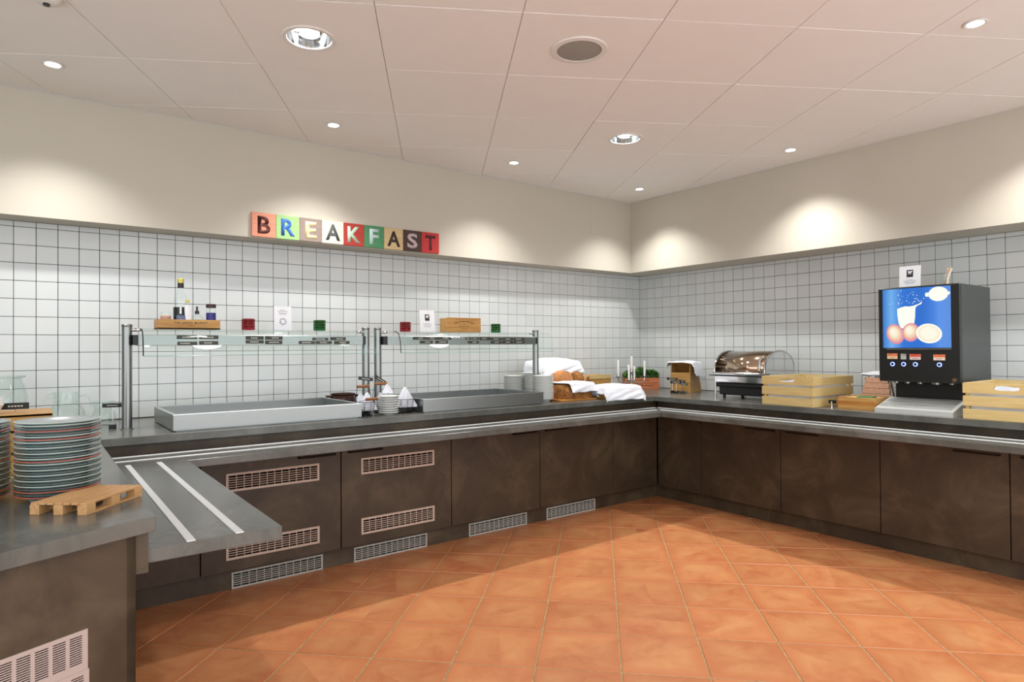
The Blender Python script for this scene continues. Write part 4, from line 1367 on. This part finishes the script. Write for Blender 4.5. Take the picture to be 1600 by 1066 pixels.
# covered basket on the counter corner
t = thing('bread_basket', 'low wooden bread basket hidden under the cloth at the counter corner', 'basket', (-1.245, -0.80, WT), -0.1)
b = MB(); b.box(-0.17, 0.17, -0.13, 0.13, 0, 0.01); obj('bottom', b, 'oak', t)
for y in (-0.13, 0.122):
    b = MB(); b.box(-0.17, 0.17, y, y+0.008, 0.0, 0.094); obj('side_board', b, 'oak', t, bevel=0.001)
for x in (-0.17, 0.162):
    b = MB(); b.box(x, x+0.008, -0.122, 0.122, 0.0, 0.094); obj('end_board', b, 'oak', t, bevel=0.001)
drape('bread_cloth', 'white linen cloth over the low basket, hanging past the worktop edge', (-1.245, -0.80, WT), -0.1, 0.172, 0.134, 0.098, (0.06, 0.085, 0.118, 0.03), 21, 0.012, -0.022, (0.05, 0.0), 0.012)
# small crate with tags by the back wall
t = thing('slanted_crate', 'small honey wood crate with dovetailed corner by the tiled wall', 'crate', (-0.90, -0.17, WT), 0.0)
b = MB(); b.prism([(-0.17, 0.0), (0.19, 0.0), (0.19, 0.155), (-0.10, 0.155), (-0.17, 0.08)], -0.1, 0.1, R4('X', PI/2)); obj('body', b, 'oak', t, bevel=0.001)
for k in range(5):
    b = MB(); b.box(-0.115+0.002*(k % 2), -0.075, -0.1015, -0.099, 0.02+k*0.026, 0.034+k*0.026); obj('dovetail', b, 'brownwood', t)
b = MB(); b.box(-0.09, 0.19, -0.103, -0.098, 0.122, 0.157); obj('top_rail', b, 'pine', t)
tag_holder('black food tag leaning before the small dovetailed crate', (-0.86, -0.36, WT), -0.3, 0.05, 0.09, -0.2)
tag_holder('second black food tag behind the cloth near the dovetailed crate', (-0.80, -0.33, WT), -0.5, 0.062, 0.08, 0.05)

# ------------------------------------------------------------------ candelabra and herb planter
cx, cy = -0.80, -0.61
t = thing('candelabra', 'silver five-armed candelabra with white candles in the corner', 'candelabra', (cx, cy, WT), -0.6468)
b = MB(); b.lathe([(0.045, 0), (0.047, 0.004), (0.04, 0.01), (0.014, 0.018), (0.007, 0.03), (0.0065, 0.07), (0.011, 0.085), (0.007, 0.1), (0.013, 0.115), (0.0065, 0.128), (0.006, 0.18), (0.01, 0.19)], 24, None, True)
obj('stem', b, 'chrome', t, smooth=True)
def holder(x, y, z, parent):
    b = MB(); b.lathe([(0.004, z-0.02), (0.009, z-0.012), (0.021, z-0.004), (0.022, z-0.001), (0.010, z), (0.0095, z+0.016), (0.011, z+0.018), (0.0005, z+0.018)], 20, T4(x, y, 0))
    return obj('candle_cup', b, 'chrome', parent, smooth=True)
arms = [(-0.118, 0.0, 0.155, 0.125), (0.114, 0.0, 0.158, 0.115), (-0.035, -0.06, 0.125, 0.115), (0.035, 0.06, 0.120, 0.105)]
for (x, y, z, ch) in arms:
    b = MB(); b.tube([(0, 0, 0.118), (x*0.3, y*0.3, 0.1), (x*0.7, y*0.7, 0.095), (x*0.98, y*0.98, 0.115), (x, y, z-0.015)], 0.0042, 8)
    o = obj('arm', b, 'chrome', t, smooth=True)
    holder(x, y, z, o)
holder(0, 0, 0.195, t)
def candle(px, py, z, h, k):
    wx = cx + px*math.cos(-0.6468) - py*math.sin(-0.6468); wy = cy + px*math.sin(-0.6468) + py*math.cos(-0.6468)
    lb = ['white candle on the outer arm by the bread cloths', 'white candle on the outer arm before the herb leaves', 'white candle on the front inner arm',
          'white candle on the rear inner arm', 'tall white candle on the central stem of the candelabra'][k]
    o = thing('candle', lb, 'candle', (wx, wy, WT+z), 0, 'white candles in the candelabra')
    b = MB(); b.lathe([(0.0095, 0), (0.0098, h*0.98), (0.006, h), (0.0005, h-0.002)], 16, None, True); obj('wax', b, 'candle', o, smooth=True)
    b = MB(); b.cyl((0, 0, h-0.002), (0.001, 0, h+0.009), 0.0009, n=6); obj('wick', b, 'ink', o)
for k, (x, y, z, ch) in enumerate(arms):
    candle(x, y, z+0.016, ch, k)
candle(0, 0, 0.211, 0.118, 4)

pz = -0.6468
t = thing('herb_planter', 'terracotta coloured wooden box planted with green herbs', 'planter', (-0.215, -0.195, WT), pz)
b = MB(); b.box(-0.17, 0.17, -0.065, 0.065, 0.0, 0.008); obj('bottom', b, 'terracotta', t)
for z0, z1 in ((0.0, 0.053), (0.057, 0.108)):
    b = MB(); b.box(-0.17, 0.17, -0.066, -0.056, z0, z1); fb = obj('front_board', b, 'terracotta', t, bevel=0.001)
    if z0 == 0.0:
        obj('lettering', text_mesh('THE GREEN MARKET', w=0.21, h=0.014, bold=0.012, spacing=1.2), 'brown_ink', fb, (0.01, -0.066, 0.034))
    else:
        obj('lettering', stroke_marks(0.13, 0.009, 11, seed=5), 'brown_ink', fb, (0.01, -0.066, 0.083))
    b = MB(); b.box(-0.17, 0.17, 0.056, 0.066, z0, z1); obj('back_board', b, 'terracotta', t, bevel=0.001)
    for s in (-1, 1):
        b = MB(); b.box(min(s*0.17, s*0.16), max(s*0.17, s*0.16), -0.056, 0.056, z0, z1); obj('end_board', b, 'terracotta', t, bevel=0.001)
b = MB(); b.box(-0.16, 0.16, -0.056, 0.056, 0.008, 0.095); obj('soil', b, 'soil', t)
fol = MB(); rnd = random.Random(5)
for _ in range(2600):
    u = rnd.uniform(-1, 1); v = rnd.uniform(-1, 1)
    zt = 0.10 + rnd.random()**0.6*0.112*(1-0.45*u*u)*(0.9+0.1*math.sin(u*9+1))
    c = Vector((u*0.168, v*0.07, zt))
    q_ = Matrix.Rotation(rnd.uniform(0, 6.28), 4, 'Z') @ Matrix.Rotation(rnd.uniform(-1.1, 1.1), 4, 'X')
    l_, w_ = rnd.uniform(0.012, 0.022), rnd.uniform(0.005, 0.009)
    pts = [Vector((0, -l_/2, 0)), Vector((w_, 0, 0.002)), Vector((0, l_/2, 0)), Vector((-w_, 0, 0.002))]
    fol.add([c + q_ @ p_ for p_ in pts], [(0, 1, 2, 3)])
for _ in range(60):
    u = rnd.uniform(-0.15, 0.15); v = rnd.uniform(-0.05, 0.05)
    fol.tube([(u, v, 0.09), (u*1.06, v*1.1, 0.165)], 0.0012, 4)
fo = obj('foliage', fol, 'leaf', t); fo['kind'] = 'stuff'

# ------------------------------------------------------------------ bread crate with cloth on the right counter
ca = math.atan2(-0.17, 0.058)
t = thing('bread_bin', 'slant-sided wooden bin with a dark open front under a white cloth', 'wooden bin', (-0.404, -0.825, WT), 0.0)
# local: x along front edge (to the right in view), y into the depth
ex = Vector((0.058, -0.17, 0)).normalized(); ey = Vector((-ex.y, ex.x, 0))
t.rotation_euler.z = math.atan2(ex.y, ex.x)
hw = 0.09
side = [(0.0, 0.0), (0.30, 0.0), (0.30, 0.05), (0.16, 0.27), (0.02, 0.27), (0.0, 0.18)]
for s in (-1, 1):
    b = MB(); b.prism(side, min(s*hw, s*(hw-0.008)), max(s*hw, s*(hw-0.008)), Matrix(((0, 0, 1, 0), (1, 0, 0, 0), (0, 1, 0, 0), (0, 0, 0, 1)))); obj('side_board', b, 'oak', t, bevel=0.001)
b = MB(); b.box(-hw+0.008, hw-0.008, 0.0, 0.009, 0.0, 0.18); obj('front_board', b, 'oak', t, bevel=0.001)
b = MB(); b.box(-hw+0.008, hw-0.008, 0.009, 0.29, 0.0, 0.009); obj('bottom', b, 'oak', t)
b = MB(); b.box(-hw+0.008, hw-0.008, 0.02, 0.16, 0.262, 0.27); obj('top_board', b, 'oak', t)
b = MB(); b.prism([(0.30, 0.009), (0.30, 0.05), (0.16, 0.262), (0.152, 0.262), (0.292, 0.05), (0.292, 0.009)], -hw+0.008, hw-0.008, Matrix(((0, 0, 1, 0), (1, 0, 0, 0), (0, 1, 0, 0), (0, 0, 0, 1)))); obj('back_board', b, 'oak', t)
b = MB(); b.box(-0.05, 0.06, -0.006, 0.0, 0.012, 0.075, R4('Y', 0.15)); obj('scoop_plate', b, 'oak', t, bevel=0.002)
pp = t.location + ey*0.11
drape('bin_cloth', 'white linen cloth over the slant-sided bread bin', (pp.x, pp.y, WT), t.rotation_euler.z, 0.098, 0.115, 0.275, (0.05, 0.15, 0.02, 0.10), 33, 0.012, 0.03, (0.10, 0.0), 0.006)
for k, (dx, dy, hgt, tl, w_, lb) in enumerate([(-0.055, -0.05, 0.118, 0.03, 0.1, 'black food tag high on the left of the bread bin'), (-0.012, -0.075, 0.092, -0.06, 0.1, 'long black food tag crossing before the bread bin'),
                                              (0.035, -0.06, 0.098, 0.03, 0.06, 'short black food tag over the honey board of the bin'), (0.055, -0.08, 0.078, 0.22, 0.07, 'tilted black food tag low before the bread bin')]):
    w = Vector((-0.404, -0.825, 0)) + ex*dx + ey*dy
    tag_holder(lb, (w.x, w.y, WT), t.rotation_euler.z+0.1*k, hgt, w_, tl)

# ------------------------------------------------------------------ roll-top chafing dish
t = thing('chafing_dish', 'chrome roll-top chafing dish behind the slatted crate', 'chafing dish', (-0.43, -1.568, WT), -PI/2)
# local: x along the counter to the right in view, y towards the wall, front at y=-0.22
lx, ly = 0.235, 0.22
for sx in (-1, 1):
    for sy in (-1, 1):
        b = MB(); b.tube([(sx*(lx-0.02), sy*(ly-0.015), 0.0), (sx*(lx-0.02), sy*(ly-0.015), 0.17)], 0.008, 10)
        b.lathe([(0.012, 0), (0.012, 0.006), (0.008, 0.01)], 12, T4(sx*(lx-0.02), sy*(ly-0.015), 0), True)
        obj('leg', b, 'chrome', t, smooth=True)
b = MB(); b.box(-lx+0.012, lx-0.012, -ly+0.012, ly-0.012, 0.125, 0.178); obj('water_pan', b, 'chrome', t, bevel=0.004)
b = MB(); b.box(-lx-0.02, lx+0.02, -ly-0.012, ly+0.012, 0.178, 0.184); obj('rim_frame', b, 'darksteel', t, bevel=0.001)
b = MB(); b.box(-lx, lx, -ly, ly, 0.184, 0.205); obj('upper_frame', b, 'chrome', t, bevel=0.003)
prof = []
for k in range(17):
    a = PI*k/16
    prof.append((-0.205*math.cos(a), 0.205+0.165*math.sin(a)**0.75 if 0 < k < 16 else 0.205))
n = len(prof)
def shell(x0, x1, pr, th=0.004):
    vs = [(x, y, z) for x in (x0, x1) for y, z in pr]
    m2 = len(pr)
    return MB().add(vs, [(i, i+1, m2+i+1, m2+i) for i in range(m2-1)])
o = obj('roll_top_lid', shell(-0.218, 0.218, prof), 'lid_glass', t, smooth=True)
md = o.modifiers.new('thickness', 'SOLIDIFY'); md.thickness = 0.003
for s in (-1, 1):
    b = MB(); b.prism(prof, min(s*0.218, s*0.222), max(s*0.218, s*0.222), Matrix(((0, 0, 1, 0), (1, 0, 0, 0), (0, 1, 0, 0), (0, 0, 0, 1)))); obj('end_panel', b, 'chrome', t)
    b = MB(); b.tube([(s*0.218, y*1.015, z+0.002) for y, z in prof], 0.007, 8); obj('end_rib', b, 'chrome', t, smooth=True)
b = MB(); b.tube([(0.19, -0.208, 0.215), (0.19, -0.235, 0.225), (0.19, -0.225, 0.30), (0.19, -0.165, 0.335)], 0.009, 10); obj('lid_handle', b, 'chrome', t, smooth=True)
b = MB(); b.box(-0.195, 0.2, -0.19, 0.14, 0.028, 0.105); hx = obj('heater_box', b, 'black', t, bevel=0.008)
b = MB(); b.box(-0.215, 0.21, -0.205, 0.15, 0.088, 0.122); obj('heater_flange', b, 'black', hx, bevel=0.008)
for sx in (-0.17, 0.17):
    for sy in (-0.15, 0.1):
        b = MB(); b.cyl((sx, sy, 0.0), (sx, sy, 0.03), 0.012, n=12); obj('rubber_foot', b, 'black', hx)

# ------------------------------------------------------------------ slatted crates
def slat_crate(label, loc, rz, w, d, h, linen=True):
    t = thing('slatted_crate', label, 'crate', loc, rz, 'pale slatted pine crates')
    a, th = w/2, 0.011
    sl = (h-2*0.016)/3
    zs = [(k*(sl+0.016), k*(sl+0.016)+sl) for k in range(3)]
    for k, (z0, z1) in enumerate(zs):
        for y in (0.0, d-th):
            b = MB()
            if k == 2:
                hwid, hh, zc = 0.055, 0.013, (z0+z1)/2+0.004
                # front slat with an oval hand hole
                angs = sorted(set([2*PI*i/32 for i in range(32)] + [math.atan2(czn-zc, cxn) % (2*PI) for cxn in (-a, a) for czn in (z0, z1)]))
                ring, out = [], []
                for an in angs:
                    ca_, sa_ = math.cos(an), math.sin(an)
                    tt = min(a/abs(ca_) if abs(ca_) > 1e-6 else 9, ((z1-zc) if sa_ > 0 else (zc-z0))/abs(sa_) if abs(sa_) > 1e-6 else 9)
                    tr = min(hwid/abs(ca_) if abs(ca_) > 1e-6 else 9, hh/abs(sa_) if abs(sa_) > 1e-6 else 9)
                    ring.append((ca_*tr, zc+sa_*tr*(0.999 if abs(ca_*tr) < hwid*0.9 else 0.7)))
                    out.append((ca_*tt, zc+sa_*tt))
                N = len(angs)
                vs = [(x, yy, z) for yy in (y, y+th) for x, z in ring+out]
                fs = []
                for i in range(N):
                    j = (i+1) % N
                    fs += [(i, j, N+j, N+i), (2*N+i, 3*N+i, 3*N+j, 2*N+j), (i, 2*N+i, 2*N+j, j), (N+i, N+j, 3*N+j, 3*N+i)]
                b.add(vs, fs)
            else:
                b.box(-a, a, y, y+th, z0, z1)
            obj('front_slat' if y == 0 else 'back_slat', b, 'pine', t, bevel=0.0 if k == 2 else 0.0015)
        for x in (-a, a-th):
            b = MB(); b.box(x, x+th, th, d-th, z0, z1); obj('side_slat', b, 'pine', t, bevel=0.0015)
    for x in (-a+th, a-th-0.016):
        for y in (th, d-th-0.016):
            b = MB(); b.box(x, x+0.016, y, y+0.016, 0.0, h-0.006); obj('corner_post', b, 'pine', t)
    b = MB(); b.box(-a+th, a-th, th, d-th, 0.0, 0.006); obj('bottom', b, 'pine', t)
    # linen lining
    b = MB(); i_ = th+0.018
    N = 26
    pts = []
    vs, fs = [], []
    per = [(-a+i_, i_), (a-i_, i_), (a-i_, d-i_), (-a+i_, d-i_)]
    loop = []
    for k in range(4):
        p_, q_ = per[k], per[(k+1) % 4]
        for s_ in range(12):
            loop.append((p_[0]+(q_[0]-p_[0])*s_/12, p_[1]+(q_[1]-p_[1])*s_/12))
    L_ = len(loop)
    for lev in range(8):
        z = 0.008+lev*(h*0.80-0.008)/7
        for k, (x, y) in enumerate(loop):
            w_ = 0.003*math.sin(k*1.9+lev*0.8)+0.003*math.sin(k*0.7-lev)
            vs.append((x+w_, y+w_*0.8, z+0.004*math.sin(k*1.3)*(lev == 7)))
    for lev in range(7):
        for k in range(L_):
            k2 = (k+1) % L_
            fs.append((lev*L_+k, lev*L_+k2, (lev+1)*L_+k2, (lev+1)*L_+k))
    fs.append(tuple(range(L_))[::-1])
    b.add(vs, fs)
    o = obj('linen_lining', b, 'cloth', t, smooth=True)
    return t
slat_crate('pale slatted crate with white linen lining beside the chafing dish', (-0.886, -2.10, WT), -PI/2-0.055, 0.385, 0.50, 0.2)
slat_crate('pale slatted crate with white linen lining past the juice dispenser', (-0.886, -3.335, WT), -PI/2, 0.40, 0.50, 0.2)

t = thing('tag_stand', 'tiny metal tag stand beside the slatted crate', 'food tag', (-0.80, -2.365, WT))
b = MB(); b.lathe([(0.012, 0), (0.012, 0.012), (0.004, 0.016), (0.004, 0.032), (0.009, 0.036), (0.006, 0.042), (0.0005, 0.043)], 16, None, True); obj('stem', b, 'chrome', t, smooth=True)
b = MB(); b.box(-0.004, 0.004, -0.03, 0.02, 0.03, 0.052); obj('clip', b, 'black', t, bevel=0.002)
t = thing('striped_wood_block', 'striped wooden block box with a green packet beside the dispenser', 'wooden box', (-0.70, -2.53, WT), -PI/2)
b = MB(); b.box(-0.112, 0.112, -0.11, 0.13, 0.0, 0.008); obj('bottom', b, 'acacia', t)
for k in range(3):
    z0 = k*0.0265
    b = MB(); b.box(-0.115, 0.115, -0.12, -0.108, z0, z0+0.0258); obj('front_strip', b, 'acacia' if k % 2 else 'oak', t, bevel=0.001)
for y0 in (0.12,):
    b = MB(); b.box(-0.115, 0.115, y0, y0+0.012, 0.0, 0.079); obj('back_board', b, 'oak', t, bevel=0.001)
for s in (-1, 1):
    b = MB(); b.box(min(s*0.115, s*0.104), max(s*0.115, s*0.104), -0.108, 0.12, 0.0, 0.079); obj('end_board', b, 'oak', t, bevel=0.001)
b = MB(); b.box(-0.10, 0.10, -0.10, 0.11, 0.05, 0.074); obj('filter_stack', b, 'pine', t)
t = tag(obj('green_packet', MB().box(-0.05, 0.05, -0.028, 0.028, 0.0, 0.012), mat('green_packet_print', (52, 116, 62), 0.5), None, (-0.775, -2.575, WT+0.0745), -PI/2, bevel=0.003), 'small green packet lying on the striped wooden block', 'packet')
t = thing('tilted_wood_stand', 'pinkish slatted wooden stand lined with cloth behind the dispenser column', 'wooden stand', (-0.42, -2.47, WT), -PI/2)
for k in range(5):
    b = MB(); w0 = 0.105-k*0.008
    b.box(-w0, w0, -0.006, 0.006, 0.004+k*0.038, 0.040+k*0.038, R4('X', -0.25)); obj('slat', b, 'pinkwood', t, bevel=0.001)
b = MB(); b.box(-0.1, 0.1, 0.0, 0.14, 0.0, 0.012); obj('base', b, 'pinkwood', t)
for s in (-0.08, 0.08):
    b = MB(); b.cyl((s, 0.13, 0.008), (s, 0.05, 0.19), 0.006, n=8); obj('rear_strut', b, 'pinkwood', t)
drape('stand_cloth', 'crumpled pale cloth behind the pinkish wooden stand', (-0.30, -2.47, WT), -PI/2, 0.10, 0.045, 0.215, (0.03, 0.03, 0.02, 0.03), 41, 0.008, 0.004, (0, 0), 0.015)
b = MB(); b.box(-0.045, 0.045, -0.02, 0.02, 0.0, 0.21); tag(obj('cloth_bundle', b, 'cloth', None, (-0.30, -2.47, WT), -PI/2, bevel=0.012), 'rolled cloth bundle propping the crumpled cloth', 'cloth')

# ------------------------------------------------------------------ juice dispenser
t = thing('juice_dispenser', 'tall black juice dispenser with a lit blue picture panel', 'juice dispenser', (-0.50, -2.864, WT), -PI/2)
# local x: along the counter to the right in view, y towards the wall, front face at y=-0.25
hx_, zb, zt_ = 0.223, 0.186, 0.768
b = MB(); b.box(-hx_, hx_, -0.222, 0.25, zb, zt_); obj('cabinet', b, mat('dark_grey_casing', (46, 52, 50), 0.35), t, bevel=0.004)
b = MB(); b.box(-hx_, hx_, -0.25, -0.2225, zb, zt_); door = obj('front_door', b, 'black', t, bevel=0.006)
b = MB(); b.box(-0.187, 0.19, 0.0, 0.24, 0.0, zb+0.002); obj('lower_column', b, 'black', t, bevel=0.002)
b = MB(); b.box(-0.187, 0.205, -0.14, 0.0, 0.0, 0.07); obj('drip_base', b, 'black', t, bevel=0.002)
b = MB(); b.box(-0.187, 0.19, -0.10, 0.0, 0.05, zb+0.002); obj('splash_back', b, 'black', t, bevel=0.002)
# picture panel with a slight forward bow
sx0, sx1, sz0, sz1 = -0.196, 0.176, 0.394, 0.757
vs, fs = [], []
NS = 24
for i in range(NS+1):
    u = i/NS
    x = sx0+(sx1-sx0)*u
    y = -0.2515-0.012*(1-(2*u-1)**2)
    vs += [(x, y, sz0), (x, y, sz1)]
for i in range(NS):
    fs.append((2*i, 2*i+2, 2*i+3, 2*i+1))
vs += [(sx0, -0.249, sz0), (sx0, -0.249, sz1), (sx1, -0.249, sz0), (sx1, -0.249, sz1)]
pan = MB().add(vs, fs)
scr_me = pan.mesh('picture_panel')
sm = blue_screen()
for nd in sm.node_tree.nodes:
    if nd.type == 'SEPXYZ':
        for l in list(sm.node_tree.links):
            if l.from_node == nd:
                to = l.to_socket
                sm.node_tree.links.remove(l)
                sm.node_tree.links.new(nd.outputs['X'], to)
                break
scr_me.materials.append(sm)
panel = obj('picture_panel', scr_me, None, t)
FR = [emit('lit_fruit_print', c, 0.76) for c in ((222, 140, 158), (232, 180, 160), (240, 212, 180), (246, 232, 204), (248, 242, 222), (248, 246, 228))]
def pic(pts, mt, name, lift):
    """flat print on the bowed panel: pts in 0..1 panel coordinates (x right, z up)"""
    n = len(pts)
    vs = []
    cxp = sum(p[0] for p in pts)/n; czp = sum(p[1] for p in pts)/n
    def put(u, w):
        return (sx0+(sx1-sx0)*u, -0.2515-0.012*(1-(2*u-1)**2)-lift, sz0+(sz1-sz0)*w)
    vs = [put(cxp, czp)]
    fs = []
    rings = 4
    for r in range(1, rings+1):
        for u, w in pts:
            vs.append(put(cxp+(u-cxp)*r/rings, czp+(w-czp)*r/rings))
    for k in range(n):
        fs.append((0, 1+k, 1+(k+1) % n))
        for r in range(rings-1):
            fs.append((1+r*n+k, 1+(r+1)*n+k, 1+(r+1)*n+(k+1) % n, 1+r*n+(k+1) % n))
    obj(name, MB().add(vs, fs), mt, panel)
def ell(cx_, cz_, rx, rz_, rot=0.0, n=28):
    out = []
    for k in range(n):
        a = 2*PI*k/n
        x, z = rx*math.cos(a), rz_*math.sin(a)
        out.append((cx_+x*math.cos(rot)-z*math.sin(rot), cz_+x*math.sin(rot)+z*math.cos(rot)))
    return out
glass_pts = [(0.235, 0.66), (0.30, 0.685), (0.36, 0.70), (0.42, 0.692), (0.47, 0.70), (0.515, 0.692), (0.51, 0.62), (0.505, 0.5), (0.49, 0.40), (0.47, 0.33), (0.29, 0.33), (0.255, 0.42), (0.238, 0.55)]
pic(glass_pts, 'milk', 'printed_glass', 0.0008)
pic([(0.47, 0.695), (0.53, 0.72), (0.585, 0.735), (0.61, 0.77), (0.60, 0.725), (0.54, 0.70), (0.51, 0.665)], 'milk', 'printed_splash', 0.0010)
rnd = random.Random(2)
for _ in range(34):
    u = 0.42+rnd.gauss(0, 0.13); w = 0.73+abs(rnd.gauss(0, 0.1))
    if 0.05 < u < 0.66 and w < 0.97:
        s_ = rnd.uniform(0.003, 0.008)
        pic(ell(u, w, s_, s_*1.2, 0, 6), 'milk', 'printed_drop', 0.0009)
for (u, w, rx, rz_, ro_) in [(0.20, 0.235, 0.135, 0.175, 0.35), (0.44, 0.26, 0.13, 0.155, -0.1)]:
    for q in range(5):
        f_ = 1-0.17*q
        pic(ell(u-0.006*q, w+0.009*q, rx*f_, rz_*f_, ro_), FR[q], 'printed_fruit', 0.0012+0.0003*q)
for q in range(4):
    f_ = 1-0.16*q
    pic(ell(0.70, 0.235+0.002*q, 0.185*f_, 0.16*f_, -0.3), FR[q+2] if q else 'milk', 'printed_half_fruit', 0.0028+0.0003*q)
pic(ell(0.835, 0.875, 0.135, 0.118), 'milk', 'printed_badge', 0.0012)
pic([(0.655, 0.90), (0.655, 0.845), (0.70, 0.835), (0.70, 0.91)], 'milk', 'printed_badge_ribbon', 0.0014)
pic([(0.95, 0.90), (0.95, 0.855), (0.992, 0.86), (0.992, 0.905)], 'milk', 'printed_badge_ribbon', 0.0014)
b = MB(); b.box(sx0+0.02, sx1, -0.256, -0.249, sz0-0.010, sz0-0.004); obj('panel_lip', b, 'chrome', door)
# buttons and flavour cards
card_col = [((226, 196, 150), (206, 116, 76)), ((186, 190, 184), (150, 154, 150)), ((214, 190, 186), (206, 80, 56)), ((226, 208, 190), (214, 110, 62))]
for k, (bx, cw_) in enumerate([(-0.143, 0.058), (-0.080, 0.03), (-0.015, 0.06), (0.113, 0.06)]):
    b = MB()
    b.lathe([(0.0105, -0.003), (0.0085, 0.003), (0.0125, 0.003), (0.0135, -0.001)], 24, T4(bx, -0.2505, 0.294) @ R4('X', PI/2))
    o = obj('button_ring', b, 'led', t, smooth=True)
    b = MB(); b.lathe([(0.0086, 0.002), (0.0005, 0.0035)], 20, T4(bx, -0.2505, 0.294) @ R4('X', PI/2), True)
    obj('button', b, 'black', o)
    zc = 0.343-0.002*k
    b = MB(); b.box(bx-cw_/2, bx+cw_/2, -0.2535, -0.2495, zc-0.017, zc+0.017); cd_ = obj('flavour_card', b, mat('card_pale', card_col[k][0], 0.5), t)
    b = MB(); b.box(bx-cw_/2+0.002, bx+cw_/2, -0.2541, -0.2534, zc+0.001, zc+0.017); obj('card_picture', b, mat('card_picture', card_col[k][1], 0.5, noise=0.3, nscale=60), cd_)
    b = MB(); b.box(bx-cw_/4, bx+cw_/4, -0.2541, -0.2534, zc-0.010, zc-0.006); obj('lettering', b, 'grey_ink', cd_)
for bx in (-0.15, -0.085, -0.015, 0.075, 0.155):
    b = MB(); b.cyl((bx, -0.18, zb-0.012), (bx, -0.18, zb+0.004), 0.016 if bx != 0.075 else 0.03, n=16); obj('nozzle', b, 'steel', t, smooth=True)
b = MB(); b.cyl((0.192, -0.25, 0.205), (0.192, -0.262, 0.205), 0.012, n=20); obj('lock', b, 'chrome', t, smooth=True)
# drip tray
AX = Matrix(((0, 0, 1, 0), (1, 0, 0, 0), (0, 1, 0, 0), (0, 0, 0, 1)))
b = MB(); b.box(-0.205, 0.215, -0.36, -0.345, 0.0, 0.0265); b.box(-0.205, 0.215, -0.345, -0.14, 0.0, 0.003)
for x0 in (-0.205, 0.212):
    b.prism([(-0.345, 0.003), (-0.14, 0.003), (-0.14, 0.082), (-0.345, 0.028)], x0, x0+0.003, AX)
dt = obj('drip_tray', b, 'tray_steel', t)
slope = math.atan2(0.054, 0.205)
gm = T4(0, -0.345, 0.0285) @ R4('X', slope)
b = MB()
for y0, y1 in ((-0.004, 0.02), (0.094, 0.115), (0.189, 0.212)):
    b.box(-0.205, 0.215, y0, y1, -0.0015, 0.0, gm)
NSL = 44
for y0, y1 in ((0.02, 0.094), (0.115, 0.189)):
    e0 = -0.205
    for k in range(NSL+1):
        x = -0.19+k*0.38/(NSL-1)
        e1 = x-0.0017 if k < NSL else 0.215
        b.box(e0, e1, y0, y1, -0.0015, 0.0, gm)
        e0 = x+0.0017
obj('drain_plate', b, 'tray_steel', dt)
notice('white paper notice with black emblem on top of the juice dispenser', (-0.52, -2.735, WT+zt_+0.0022), -PI/2, 0.125, 0.15, True, 0.08)
t = thing('straw_glass', 'clear glass of paper straws on top of the juice dispenser', 'glass', (-0.60, -2.966, WT+zt_))
b = MB(); b.lathe([(0.022, 0), (0.024, 0.003), (0.028, 0.075), (0.0265, 0.075), (0.022, 0.006), (0.0005, 0.005)], 24, None, True); obj('tumbler', b, 'glass', t, smooth=True)
for k in range(6):
    a = k*1.05
    b = MB(); b.cyl((0.008*math.cos(a), 0.008*math.sin(a), 0.006), (0.024*math.cos(a+0.3), -0.02-0.012*math.sin(a), 0.098+0.006*(k % 3)), 0.0042, n=8)
    obj('straw', b, ['pinkbox', 'paper', 'pine'][k % 3], t, smooth=True)
